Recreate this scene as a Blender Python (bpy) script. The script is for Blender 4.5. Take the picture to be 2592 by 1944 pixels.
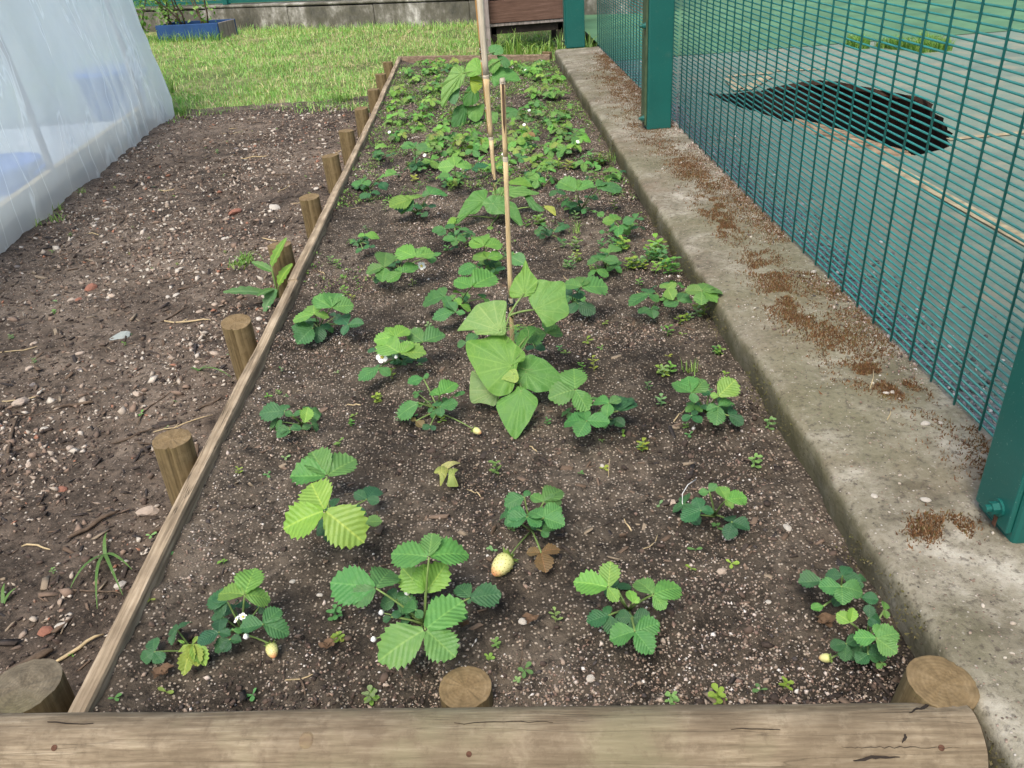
import bpy, bmesh, math, random
import numpy as np
from mathutils import Vector, Matrix
rng = np.random.default_rng(7); random.seed(7)
R_ = math.radians
for o in list(bpy.data.objects): bpy.data.objects.remove(o)
sc = bpy.context.scene; COL = sc.collection

# ------------------------------------------------------------------ camera
FPX = 2062.0; W0, H0 = 2592.0, 1944.0; CAMH = 0.80
PITCH, YAW, ROLL = R_(30.0), R_(0.55), R_(-4.25)
_cp, _sp = math.cos(PITCH), math.sin(PITCH)
cF = np.array([math.sin(YAW)*_cp, math.cos(YAW)*_cp, -_sp])
_r = np.array([math.cos(YAW), -math.sin(YAW), 0.0]); _u = np.cross(_r, cF)
cR = math.cos(ROLL)*_r + math.sin(ROLL)*_u
cU = -math.sin(ROLL)*_r + math.cos(ROLL)*_u
CAM = np.array([0.0, 0.0, CAMH])
cam = bpy.data.cameras.new('camera'); camo = bpy.data.objects.new('camera', cam); COL.objects.link(camo)
cam.sensor_width = 36.0; cam.lens = FPX/W0*36.0; cam.clip_start = 0.02; cam.clip_end = 500.0
camo.matrix_world = Matrix([[cR[0], cU[0], -cF[0], 0], [cR[1], cU[1], -cF[1], 0], [cR[2], cU[2], -cF[2], CAMH], [0, 0, 0, 1]])
sc.camera = camo

# ------------------------------------------------------------------ light
SUN_EL, SUN_AZ = R_(58), R_(200)      # azimuth clockwise from +Y
world = bpy.data.worlds.new('World'); sc.world = world; world.use_nodes = True
wn = world.node_tree.nodes; wl = world.node_tree.links
bg = wn['Background']; sky = wn.new('ShaderNodeTexSky'); sky.sky_type = 'NISHITA'; sky.sun_disc = False
sky.sun_elevation = SUN_EL; sky.sun_rotation = SUN_AZ; sky.air_density = 1.0; sky.dust_density = 4.0; sky.ozone_density = 1.0
wl.new(sky.outputs[0], bg.inputs[0]); bg.inputs[1].default_value = 0.13
sl = bpy.data.lights.new('sun', 'SUN'); sl.energy = 1.45; sl.angle = R_(22); sl.color = (1.0, 0.95, 0.87)
so = bpy.data.objects.new('sun', sl); COL.objects.link(so)
_sd = Vector((math.sin(SUN_AZ)*math.cos(SUN_EL), math.cos(SUN_AZ)*math.cos(SUN_EL), math.sin(SUN_EL)))
so.rotation_euler = _sd.to_track_quat('Z', 'Y').to_euler(); so.location = (0, 0, 6)
sc.view_settings.view_transform = 'Standard'; sc.view_settings.look = 'None'
sc.view_settings.exposure = 1.02; sc.view_settings.gamma = 1.0; sc.view_settings.use_curve_mapping = False
sc.render.engine = 'CYCLES'

# ------------------------------------------------------------------ pixel -> place helpers (source pixels 2592x1944)
def ray(u, v): return cF + (u-1296.0)/FPX*cR - (v-972.0)/FPX*cU
def pz(u, v, z=0.0):
    d = ray(u, v); return CAM + (z-CAMH)/d[2]*d
def py(u, v, y):
    d = ray(u, v); return CAM + y/d[1]*d
def pplane(u, v, P, n):
    d = ray(u, v); return CAM + np.dot(P-CAM, n)/np.dot(d, n)*d
DS = 2592.0/2212.0
FR = dict(D=(0, 0, 1/DS), a=(0, 1200, 2.212), b=(800, 1200, 2.212), c=(1592, 1200, 2.212), d=(0, 600, 2.212), e=(800, 600, 2.212),
          f=(1592, 600, 2.212), g=(900, 350, 2.765), h=(400, 1350, 4.424), i=(900, 0, 3.16), j=(900, 380, 5.53), k=(1300, 380, 5.53),
          l=(950, 110, 7.373), m=(1250, 110, 7.373), r=(1592, 0, 4.424), s=(2092, 375, 4.424), n=(2092, 1050, 4.424))
def fr(k, x, y):
    a = FR[k]; return a[0]+x/a[2], a[1]+y/a[2]
def norm(v):
    v = np.asarray(v, float); return v/(np.linalg.norm(v)+1e-12)

# ------------------------------------------------------------------ noise
def _hash(ix, iy, s):
    h = (ix.astype(np.int64)*374761393 + iy.astype(np.int64)*668265263 + s*1442695041) & 0x7fffffff
    h = ((h ^ (h >> 13))*1274126177) & 0x7fffffff
    return ((h ^ (h >> 16)) & 0xffff)/65535.0
def vnoise(x, y, s=0):
    x = np.asarray(x, float); y = np.asarray(y, float)
    ix, iy = np.floor(x), np.floor(y); fx, fy = x-ix, y-iy
    fx = fx*fx*(3-2*fx); fy = fy*fy*(3-2*fy)
    a = _hash(ix, iy, s); b = _hash(ix+1, iy, s); c = _hash(ix, iy+1, s); d = _hash(ix+1, iy+1, s)
    return (a*(1-fx)+b*fx)*(1-fy)+(c*(1-fx)+d*fx)*fy
def fbm(x, y, o=4, s=0):
    t = 0; a = .5
    for i in range(o):
        t = t+a*(vnoise(x, y, s+i)-.5); x = np.asarray(x)*2.03+17.1; y = np.asarray(y)*2.03+5.3; a *= .5
    return t*2

# ------------------------------------------------------------------ mesh helpers
def mesh_np(name, V, Fc, smooth=False, uv=None):
    """V (N,3), Fc (M,k) of one polygon size"""
    V = np.asarray(V, np.float32); Fc = np.asarray(Fc, np.int32); M, k = Fc.shape
    me = bpy.data.meshes.new(name)
    me.vertices.add(len(V)); me.vertices.foreach_set('co', V.ravel())
    me.loops.add(M*k); me.loops.foreach_set('vertex_index', Fc.ravel())
    me.polygons.add(M); me.polygons.foreach_set('loop_start', np.arange(0, M*k, k, dtype=np.int32))
    if smooth: me.polygons.foreach_set('use_smooth', np.ones(M, bool))
    if uv is not None:
        l = me.uv_layers.new(name='UVMap'); l.data.foreach_set('uv', np.asarray(uv, np.float32)[Fc.ravel()].ravel())
    me.update(calc_edges=True); me.validate()
    return me
def link(name, me, mat=None, parent=None, loc=None, mw=None, color=None):
    o = bpy.data.objects.new(name, me); COL.objects.link(o)
    if mat is not None and me is not None and not me.materials: me.materials.append(mat)
    if parent is not None: o.parent = parent
    if loc is not None: o.location = tuple(float(c) for c in loc)
    if mw is not None: o.matrix_basis = mw
    if color is not None: o.color = (color[0], color[1], color[2], 1)
    return o
def tag(o, label=None, cat=None, group=None, kind=None):
    if label: o['label'] = label
    if cat: o['category'] = cat
    if group: o['group'] = group
    if kind: o['kind'] = kind
    return o
def empty(name, loc, label=None, cat=None, group=None):
    o = bpy.data.objects.new(name, None); COL.objects.link(o); o.location = tuple(float(c) for c in loc); o.empty_display_size = .02
    return tag(o, label, cat, group)
class MB:
    """collects shapes for one mesh"""
    def __init__(s): s.v = []; s.f = []
    def add(s, V, Fs):
        n = len(s.v); s.v += [tuple(map(float, p)) for p in V]; s.f += [tuple(i+n for i in q) for q in Fs]; return s
    def box(s, x0, x1, y0, y1, z0, z1):
        V = [(x, y, z) for z in (z0, z1) for y in (y0, y1) for x in (x0, x1)]
        return s.add(V, [(0, 2, 3, 1), (4, 5, 7, 6), (0, 1, 5, 4), (2, 6, 7, 3), (0, 4, 6, 2), (1, 3, 7, 5)])
    def tube(s, pts, rad, seg=6, cap=True):
        pts = [np.asarray(p, float) for p in pts]; n = len(pts)
        if np.isscalar(rad): rad = [rad]*n
        V = []; up = np.array([0.13, .31, .94])
        for i, p in enumerate(pts):
            t = norm(pts[min(i+1, n-1)]-pts[max(i-1, 0)])
            a = np.cross(t, up)
            if np.linalg.norm(a) < .05: a = np.cross(t, [1, 0, 0])
            a = norm(a); b = np.cross(t, a)
            for q in range(seg):
                w = 2*math.pi*q/seg; V.append(p+rad[i]*(math.cos(w)*a+math.sin(w)*b))
        Fs = [(i*seg+q, i*seg+(q+1) % seg, (i+1)*seg+(q+1) % seg, (i+1)*seg+q) for i in range(n-1) for q in range(seg)]
        if cap: Fs += [tuple(reversed(range(seg))), tuple((n-1)*seg+q for q in range(seg))]
        return s.add(V, Fs)
    def build(s, name, mat, parent=None, smooth=False, loc=None, bevel=0):
        me = bpy.data.meshes.new(name); me.from_pydata(s.v, [], s.f); me.update()
        if bevel:
            bm = bmesh.new(); bm.from_mesh(me)
            bmesh.ops.bevel(bm, geom=bm.edges[:], offset=bevel, segments=2, affect='EDGES', profile=.5); bm.to_mesh(me); bm.free()
        if smooth: me.polygons.foreach_set('use_smooth', [True]*len(me.polygons))
        return link(name, me, mat, parent, loc)
def grid_faces(nu, nv):
    i, j = np.meshgrid(np.arange(nu-1), np.arange(nv-1), indexing='ij')
    a = (i*nv+j).ravel(); return np.stack([a, a+nv, a+nv+1, a+1], 1)

# ------------------------------------------------------------------ materials
class NT:
    def __init__(s, name):
        s.m = bpy.data.materials.new(name); s.m.use_nodes = True; s.t = s.m.node_tree; s.t.nodes.clear()
        s.out = s.n('ShaderNodeOutputMaterial')
    def n(s, ty, **k):
        nd = s.t.nodes.new(ty)
        for a, b in k.items(): setattr(nd, a, b)
        return nd
    def l(s, a, b): s.t.links.new(a, b)
    def co(s, scale=(1, 1, 1), src='Object'):
        tc = s.n('ShaderNodeTexCoord'); mp = s.n('ShaderNodeMapping'); mp.inputs['Scale'].default_value = scale
        s.l(tc.outputs[src], mp.inputs[0]); return mp.outputs[0]
    def noise(s, co, scale, detail=4, rough=.6):
        nd = s.n('ShaderNodeTexNoise'); nd.inputs['Scale'].default_value = scale; nd.inputs['Detail'].default_value = detail
        nd.inputs['Roughness'].default_value = rough; s.l(co, nd.inputs['Vector']); return nd.outputs['Fac']
    def vor(s, co, scale, feat='F1'):
        nd = s.n('ShaderNodeTexVoronoi'); nd.feature = feat; nd.inputs['Scale'].default_value = scale; s.l(co, nd.inputs['Vector']); return nd
    def ramp(s, fac, stops, interp='LINEAR'):
        nd = s.n('ShaderNodeValToRGB'); cr = nd.color_ramp; cr.interpolation = interp
        while len(cr.elements) < len(stops): cr.elements.new(.5)
        for e, (p, c) in zip(cr.elements, stops):
            e.position = p; e.color = (c, c, c, 1) if np.isscalar(c) else (c[0], c[1], c[2], 1)
        s.l(fac, nd.inputs[0]); return nd.outputs[0]
    def mix(s, fac, a, b, mode='MIX'):
        nd = s.n('ShaderNodeMix'); nd.data_type = 'RGBA'; nd.blend_type = mode
        for sock, v in ((nd.inputs['Factor'], fac), (nd.inputs[6], a), (nd.inputs[7], b)):
            if isinstance(v, bpy.types.NodeSocket): s.l(v, sock)
            elif np.isscalar(v): sock.default_value = v
            else: sock.default_value = (v[0], v[1], v[2], 1)
        return nd.outputs[2]
    def math(s, op, a, b=None, c=None):
        nd = s.n('ShaderNodeMath'); nd.operation = op
        for k, v in enumerate((a, b, c)):
            if v is None: continue
            if isinstance(v, bpy.types.NodeSocket): s.l(v, nd.inputs[k])
            else: nd.inputs[k].default_value = v
        return nd.outputs[0]
    def bump(s, h, strength=.4, dist=.002):
        nd = s.n('ShaderNodeBump'); nd.inputs['Strength'].default_value = strength; nd.inputs['Distance'].default_value = dist
        s.l(h, nd.inputs['Height']); return nd.outputs[0]
    def pr(s, color, rough=.8, spec=.3, nrm=None, metal=0):
        p = s.n('ShaderNodeBsdfPrincipled')
        for sock, v in ((p.inputs['Base Color'], color), (p.inputs['Roughness'], rough)):
            if isinstance(v, bpy.types.NodeSocket): s.l(v, sock)
            elif np.isscalar(v): sock.default_value = v
            else: sock.default_value = (v[0], v[1], v[2], 1)
        p.inputs['Specular IOR Level'].default_value = spec; p.inputs['Metallic'].default_value = metal
        if nrm is not None: s.l(nrm, p.inputs['Normal'])
        return p.outputs[0]
    def done(s, sh): s.l(sh, s.out.inputs[0]); return s.m

def mat_soil(name, dark, mid, light, fleck, fl_scale, fl_thr, pick0=.5, patch=2.6):
    t = NT(name); co = t.co()
    n1 = t.noise(co, patch, 6, .62); n0 = t.noise(co, 11, 6, .7); n2 = t.noise(co, 60, 6, .75); n3 = t.noise(co, 300, 4, .75)
    f = t.math('ADD', t.math('MULTIPLY', n1, .55), t.math('MULTIPLY', n0, .45))
    c = t.ramp(f, [(.40, dark), (.50, mid), (.60, light)])
    c = t.mix(t.ramp(n2, [(.36, .85), (.52, 0)]), c, tuple(x*.45 for x in dark)); c = t.mix(t.ramp(n3, [(.54, 0), (.70, .6)]), c, light)
    v = t.vor(co, fl_scale); spots = t.ramp(v.outputs['Distance'], [(fl_thr, 1), (fl_thr+.08, 0)])
    vcol = t.n('ShaderNodeSeparateColor'); t.l(v.outputs['Color'], vcol.inputs[0])
    pick = t.math('MULTIPLY', t.ramp(vcol.outputs[0], [(pick0, 0), (pick0+.05, 1)]), t.ramp(f, [(.38, .25), (.52, 1)])); spots = t.math('MULTIPLY', spots, pick)
    fc = t.ramp(vcol.outputs[1], [(0, fleck[0]), (.45, fleck[1]), (1, fleck[2])]); c = t.mix(spots, c, fc)
    h = t.math('ADD', t.math('MULTIPLY', n2, .9), t.math('ADD', t.math('MULTIPLY', n3, .5), t.math('MULTIPLY', spots, .5)))
    return t.done(t.pr(c, .92, .2, t.bump(h, 1.0, .006)))
M = {}
M['soil'] = mat_soil('bed soil', (.021, .0168, .0128), (.080, .064, .047), (.160, .130, .098), ((.35, .275, .205), (.50, .43, .345), (.20, .15, .11)), 205, .33, .46)
M['path'] = mat_soil('path soil', (.032, .025, .019), (.120, .092, .069), (.205, .162, .123), ((.34, .27, .21), (.46, .39, .32), (.20, .14, .10)), 150, .26, .60, 1.5)
M['earth'] = mat_soil('far earth', (.06, .07, .03), (.09, .11, .04), (.14, .14, .06), ((.2, .2, .1), (.2, .25, .1), (.1, .1, .05)), 30, .2, .7)
M['lawnsoil'] = mat_soil('lawn soil', (.08, .11, .035), (.17, .21, .07), (.32, .29, .15), ((.3, .28, .14), (.24, .28, .09), (.1, .08, .05)), 90, .2, .7)

def mat_island(name, stops, rough=.85, bump=True, spec=.25):
    t = NT(name); g = t.n('ShaderNodeNewGeometry'); c = t.ramp(g.outputs['Random Per Island'], stops, 'CONSTANT')
    co = t.co(); n = t.noise(co, 400, 3); c = t.mix(t.ramp(n, [(.3, 0), (.7, .35)]), c, (.12, .09, .07), 'MIX')
    return t.done(t.pr(c, rough, spec, t.bump(n, .3, .001) if bump else None))
M['gravel'] = mat_island('bed grit', [(0, (.28, .20, .15)), (.16, (.43, .345, .275)), (.30, (.14, .105, .08)), (.46, (.56, .48, .42)), (.54, (.21, .14, .11)), (.66, (.05, .045, .045)), (.80, (.34, .265, .205)), (.94, (.72, .68, .63))])
M['pgravel'] = mat_island('path stones', [(0, (.42, .36, .29)), (.16, (.24, .17, .125)), (.40, (.54, .49, .41)), (.5, (.13, .095, .072)), (.70, (.34, .27, .21)), (.86, (.56, .50, .42)), (.965, (.34, .16, .10))])
M['courtgrit'] = mat_island('court chippings', [(0, (.14, .14, .135)), (.3, (.26, .255, .24)), (.55, (.10, .10, .10)), (.75, (.34, .32, .30)), (.93, (.6, .57, .53))])
M['crumb'] = mat_island('soil crumbs', [(0, (.030, .022, .018)), (.3, (.055, .038, .03)), (.6, (.016, .012, .011)), (.8, (.09, .062, .047))])
M['chips'] = mat_island('bark and charcoal', [(0, (.035, .028, .024)), (.3, (.11, .075, .05)), (.5, (.018, .018, .02)), (.7, (.17, .12, .085)), (.9, (.25, .20, .14))])
M['grass'] = None
def mat_foliage(name, veins=True, obj=True, stops=None, trans=.28, rough=.5):
    t = NT(name)
    if obj:
        oi = t.n('ShaderNodeObjectInfo'); c = oi.outputs['Color']
    else:
        g = t.n('ShaderNodeNewGeometry'); c = t.ramp(g.outputs['Random Per Island'], stops)
    co = t.co((1, 1, 1), 'UV' if veins else 'Object'); nrm = None
    n = t.noise(t.co((1, 1, 1), 'Object'), 3 if veins else 40, 3)
    c = t.mix(t.ramp(n, [(.3, 0), (.75, .5)]), c, t.mix(1.0, c, (1.45, 1.22, .9), 'MULTIPLY'))
    if veins:
        sx = t.n('ShaderNodeSeparateXYZ'); t.l(co, sx.inputs[0])
        au = t.math('ABSOLUTE', sx.outputs[0])
        s = t.math('SINE', t.math('MULTIPLY', t.math('SUBTRACT', sx.outputs[1], t.math('MULTIPLY', au, .75)), 46))
        vv = t.math('POWER', t.math('MAXIMUM', s, 0.0), 8.0)
        mid = t.ramp(au, [(.012, 1), (.03, 0)]); vf = t.math('MAXIMUM', t.math('MULTIPLY', vv, .07), t.math('MULTIPLY', mid, .55))
        c = t.mix(vf, c, t.mix(1.0, c, (1.9, 1.5, 1.5), 'MULTIPLY'))
        nrm = t.bump(t.math('ADD', t.math('MULTIPLY', s, .12), n), .25, .02)
    else:
        at = t.n('ShaderNodeAttribute'); at.attribute_name = 'vein'
        vn = t.vor(t.co(), 75, 'DISTANCE_TO_EDGE'); net = t.ramp(vn.outputs['Distance'], [(.0, .30), (.07, 0)])
        vf = t.math('MAXIMUM', t.math('MULTIPLY', t.ramp(at.outputs['Fac'], [(.45, 0), (1, 1)]), .75), net if obj else 0.0)
        c = t.mix(vf, c, t.mix(1.0, c, (2.0, 1.55, 2.0), 'MULTIPLY'))
        if obj: nrm = t.bump(t.math('SUBTRACT', t.math('MULTIPLY', n, .5), t.math('ADD', net, at.outputs['Fac'])), .3, .003)
    p = t.pr(c, rough, .35, nrm); tr = t.n('ShaderNodeBsdfTranslucent'); t.l(t.mix(1.0, c, (1.3, 1.25, .5), 'MULTIPLY'), tr.inputs[0])
    mx = t.n('ShaderNodeMixShader'); mx.inputs[0].default_value = trans; t.l(p, mx.inputs[1]); t.l(tr.outputs[0], mx.inputs[2])
    return t.done(mx.outputs[0])
M['leaf'] = mat_foliage('strawberry leaf', True, True)
M['bigleaf'] = mat_foliage('climber leaf', False, True, trans=.3, rough=.55)
M['grass'] = mat_foliage('lawn blades', False, False, [(0, (.14, .37, .075)), (.45, (.23, .47, .12)), (.70, (.34, .52, .18)), (.88, (.5, .52, .28)), (1, (.66, .6, .4))], .3, .6)
M['weedgrass'] = mat_foliage('weed blades', False, False, [(0, (.08, .22, .045)), (.5, (.15, .32, .07)), (1, (.26, .38, .11))], .3, .55)

def mat_plain(name, col, rough=.6, spec=.3, var=.25, scale=30, bump=.0):
    t = NT(name); n = t.noise(t.co(), scale, 4)
    c = t.mix(t.ramp(n, [(.3, 0), (.7, 1)]), tuple(x*(1-var) for x in col), tuple(min(1, x*(1+var)) for x in col))
    return t.done(t.pr(c, rough, spec, t.bump(n, bump, .003) if bump else None))
M['stalk'] = mat_plain('leaf stalk', (.16, .24, .07), .55, .3, .3)
M['petal'] = mat_plain('white petal', (.85, .85, .82), .6, .2, .04)
M['bouncegrey'] = mat_plain('grey groundsheet', (.55, .58, .60), .7, .2, .15, 5)
M['yellow'] = mat_plain('flower centre', (.62, .5, .10), .7, .2, .2, 300)
M['straw'] = mat_plain('dry straw', (.42, .33, .19), .8, .2, .3, 60)
M['deadleaf'] = mat_plain('dead leaf', (.11, .068, .04), .8, .2, .4, 90, .4)
M['twig'] = mat_plain('twig bark', (.10, .072, .05), .85, .2, .45, 70, .5)
M['black'] = mat_plain('black plastic', (.012, .014, .018), .35, .5, .2)
M['bluepl'] = mat_plain('blue plastic', (.014, .055, .16), .6, .4, .2, 8)
M['tubblue'] = mat_plain('tub plastic', (.03, .16, .55), .45, .4, .15, 8)
M['rust'] = mat_plain('rust', (.085, .042, .026), .9, .2, .5, 120, .4)
M['slate'] = mat_plain('slate', (.27, .30, .28), .7, .3, .2, 60, .3)
M['brick'] = mat_plain('brick fragment', (.27, .125, .085), .9, .2, .3, 120, .5)
M['whitestone'] = mat_plain('white stone', (.47, .43, .37), .85, .25, .15, 90, .5)
M['tanstone'] = mat_plain('tan stone', (.42, .34, .27), .9, .2, .25, 90, .5)
M['greystone'] = mat_plain('grey stone', (.17, .15, .14), .9, .2, .3, 90, .5)
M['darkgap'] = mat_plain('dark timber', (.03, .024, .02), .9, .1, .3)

def mat_fruit():
    t = NT('unripe strawberry skin'); co = t.co(); tc = t.n('ShaderNodeTexCoord'); sx = t.n('ShaderNodeSeparateXYZ'); t.l(tc.outputs['UV'], sx.inputs[0])
    c = t.ramp(sx.outputs[1], [(0, (.42, .46, .16)), (.7, (.62, .58, .26)), (1, (.62, .24, .12))])
    n = t.noise(co, 60, 3); c = t.mix(t.ramp(n, [(.45, 0), (.8, .4)]), c, (.5, .5, .18)); return t.done(t.pr(c, .45, .4, t.bump(n, .2, .002)))
M['fruit'] = mat_fruit()
M['seed'] = mat_plain('seed', (.24, .22, .05), .6, .3, .2)

def mat_wood(name, c1, c2, c3, axis, fine=90, green=None, rings=False, crack=.5, stain=.25):
    t = NT(name); k = 1.0; scl = [fine, fine, fine]; scl[axis] = fine*(.09 if axis == 0 else .045)
    co = t.co(tuple(scl)); n = t.noise(co, 1.0, 5, .65); co0 = t.co(); b = t.noise(co0, 14, 5, .6)
    c = t.ramp(n, [(.3, c1), (.5, c2), (.68, c3)]); c = t.mix(t.ramp(b, [(.38, stain), (.6, 0)]), c, c1)
    if green: c = t.mix(t.ramp(t.noise(co0, 7, 4), [(.5, 0), (.68, .65)]), c, green); c = t.mix(t.ramp(t.noise(co0, 55, 6, .75), [(.36, .55), (.48, 0)]), c, c1); c = t.mix(t.ramp(t.noise(co0, 24, 6, .7), [(.56, 0), (.70, .5)]), c, c3)
    h = n
    if rings:
        w = t.n('ShaderNodeTexWave'); w.wave_type = 'RINGS'; w.rings_direction = 'Z'; w.inputs['Scale'].default_value = 70; w.inputs['Distortion'].default_value = 1.2
        w.inputs['Detail'].default_value = 2; t.l(co0, w.inputs[0])
        c = t.mix(t.ramp(w.outputs['Fac'], [(.3, .20), (.7, 0)]), c, c1); h = t.math('ADD', n, t.math('MULTIPLY', w.outputs['Fac'], .12)); c = t.mix(t.ramp(t.noise(co0, 30, 3), [(.45, 0), (.7, .5)]), c, c1)
    else:
        s2 = [fine*.3]*3; s2[axis] = fine*.3*.03
        ck = t.noise(t.co(tuple(s2)), 1.0, 3, .5); ln = t.ramp(t.math('ABSOLUTE', t.math('SUBTRACT', ck, .5)), [(.0012, crack), (.0045, 0)])
        c = t.mix(ln, c, tuple(x*.25 for x in c1)); h = t.math('SUBTRACT', n, ln)
    return t.done(t.pr(c, .85, .2, t.bump(h, .5, .003)))
M['log'] = mat_wood('weathered log', (.120, .091, .058), (.210, .165, .108), (.31, .255, .175), 0, 150, (.17, .155, .09), crack=.35, stain=.6)
M['logend'] = mat_wood('log end', (.10, .075, .045), (.18, .13, .08), (.25, .19, .11), 0, 60, (.13, .13, .05))
M['stake'] = mat_wood('treated stake', (.10, .072, .034), (.175, .128, .062), (.25, .19, .10), 2, 110, (.14, .12, .045), crack=.8)
M['staketop'] = mat_wood('stake top', (.11, .078, .040), (.20, .142, .072), (.29, .215, .12), 2, 60, None, True)
M['greytop'] = mat_wood('grey stake top', (.075, .062, .042), (.15, .125, .085), (.24, .205, .145), 2, 60, (.13, .12, .05), True)
M['plank'] = mat_wood('weathered board', (.14, .105, .068), (.32, .25, .165), (.48, .39, .275), 1, 130, None, crack=.9, stain=.5)
M['backplank'] = mat_wood('back board', (.12, .085, .06), (.22, .16, .11), (.34, .26, .18), 0, 90)
M['brownboard'] = mat_wood('brown painted boards', (.085, .048, .034), (.125, .072, .052), (.165, .10, .075), 0, 60, None, crack=.3)
M['greyboard'] = mat_wood('grey weathered post', (.14, .12, .11), (.26, .22, .2), (.38, .33, .3), 2, 70)
M['bamboo'] = mat_wood('tan bamboo', (.40, .29, .14), (.56, .43, .24), (.66, .53, .33), 2, 200, None, crack=.2)
M['bamboogrey'] = mat_wood('grey bamboo', (.38, .33, .24), (.53, .47, .36), (.64, .58, .46), 2, 200, None, crack=.3)
M['bambooorange'] = mat_wood('orange bamboo', (.26, .14, .045), (.38, .21, .07), (.48, .29, .12), 2, 150, None, crack=.2)
M['bamboosplit'] = mat_wood('split bamboo inside', (.05, .03, .02), (.09, .055, .035), (.15, .1, .07), 2, 150, None, crack=.3)

def mat_paint(name, col, rough=.35):
    t = NT(name); co = t.co(); n = t.noise(co, 9, 4); f = t.noise(co, 320, 2)
    c = t.mix(t.ramp(n, [(.35, 0), (.75, .5)]), col, tuple(x*.7 for x in col)); c = t.mix(t.ramp(f, [(.68, 0), (.74, .5)]), c, (.3, .4, .34)); c = t.mix(t.ramp(t.noise(co, 26, 6, .75), [(.58, 0), (.72, .35)]), c, (.07, .13, .10))
    return t.done(t.pr(c, rough, .45, t.bump(n, .08, .002)))
M['green'] = mat_paint('green fence paint', (.010, .108, .090))
M['wire'] = mat_plain('green coated wire', (.026, .20, .178), .38, .45, .25, 25)
M['olive'] = mat_plain('olive clamp paint', (.06, .09, .045), .6, .3, .3)

def mat_concrete():
    t = NT('mossy concrete'); co = t.co(); st = t.co((2.2, 2.6, 2.4))
    n1 = t.noise(co, 5, 5); n2 = t.noise(st, 4, 8, .72); n3 = t.noise(co, 95, 6, .75); n4 = t.noise(co, 2.1, 3)
    c = t.ramp(n2, [(.34, (.115, .102, .070)), (.46, (.20, .180, .131)), (.56, (.28, .255, .195)), (.68, (.44, .41, .34))])
    c = t.mix(t.ramp(n1, [(.50, 0), (.66, .6)]), c, (.17, .125, .08)); c = t.mix(t.ramp(n4, [(.43, 0), (.60, .6)]), c, (.155, .148, .082))
    c = t.mix(t.ramp(n3, [(.34, .8), (.48, 0)]), c, (.065, .052, .042)); c = t.mix(t.ramp(n3, [(.58, 0), (.72, .6)]), c, (.46, .42, .36))
    v = t.vor(co, 230); vc = t.n('ShaderNodeSeparateColor'); t.l(v.outputs['Color'], vc.inputs[0])
    sp = t.math('MULTIPLY', t.ramp(v.outputs['Distance'], [(.25, 1), (.36, 0)]), t.ramp(vc.outputs[0], [(.8, 0), (.84, 1)]))
    c = t.mix(sp, c, t.ramp(vc.outputs[1], [(0, (.5, .46, .4)), (.5, (.28, .2, .15)), (1, (.07, .06, .055))]))
    # vertical faces are greener
    tc = t.n('ShaderNodeTexCoord'); sx = t.n('ShaderNodeSeparateXYZ'); t.l(tc.outputs['Normal'], sx.inputs[0])
    side = t.ramp(sx.outputs[2], [(.35, .8), (.85, 0)]); c = t.mix(t.math('MULTIPLY', side, t.ramp(n1, [(.3, .3), (.6, 1)])), c, (.085, .078, .036))
    h = t.math('ADD', n3, t.math('MULTIPLY', sp, .6)); return t.done(t.pr(c, .92, .2, t.bump(h, .7, .004)))
M['concrete'] = mat_concrete()
def mat_wall():
    t = NT('stained boundary wall'); co = t.co(); st = t.co((3.2, 3.2, 1.8)); n1 = t.noise(st, 1.3, 6, .7); n2 = t.noise(co, 16, 5)
    c = t.ramp(n1, [(.34, (.06, .06, .05)), (.48, (.15, .14, .115)), (.58, (.30, .285, .25)), (.70, (.62, .60, .56))])
    c = t.mix(t.ramp(n2, [(.4, .6), (.6, 0)]), c, (.09, .085, .06)); return t.done(t.pr(c, .92, .15, t.bump(n2, .5, .01)))
M['wall'] = mat_wall()
def mat_court():
    t = NT('green grey tarmac'); co = t.co(); n1 = t.noise(co, 1.6, 5); n2 = t.noise(co, 140, 4, .7); n3 = t.noise(co, 6, 4)
    c = t.ramp(n1, [(.35, (.14, .20, .155)), (.6, (.18, .235, .18)), (.75, (.22, .25, .185))])
    c = t.mix(t.ramp(n2, [(.35, .35), (.6, 0)]), c, (.09, .10, .09)); c = t.mix(t.ramp(n3, [(.50, 0), (.70, .65)]), c, (.29, .245, .17)); c = t.mix(t.ramp(t.noise(co, 2.7, 6, .7), [(.36, .5), (.48, 0)]), c, (.10, .13, .11))
    # coarse grey chippings strip by the kerb
    tc = t.n('ShaderNodeTexCoord'); sx = t.n('ShaderNodeSeparateXYZ'); t.l(tc.outputs['Object'], sx.inputs[0])
    edge = t.math('ADD', sx.outputs[0], t.math('MULTIPLY', n3, .28)); strip = t.ramp(edge, [(.99, 1), (1.04, 0)])
    g = t.ramp(n2, [(.35, (.055, .06, .062)), (.5, (.14, .145, .145)), (.62, (.26, .255, .25)), (.75, (.5, .48, .47))])
    c = t.mix(strip, c, g); return t.done(t.pr(c, .9, .25, t.bump(n2, .4, .004)))
M['court'] = mat_court()
M['greencourt'] = mat_plain('green playing surface', (.085, .18, .095), .9, .2, .25, 3)
M['paintline'] = mat_plain('faded yellow paint', (.33, .275, .17), .9, .2, .45, 25)
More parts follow.
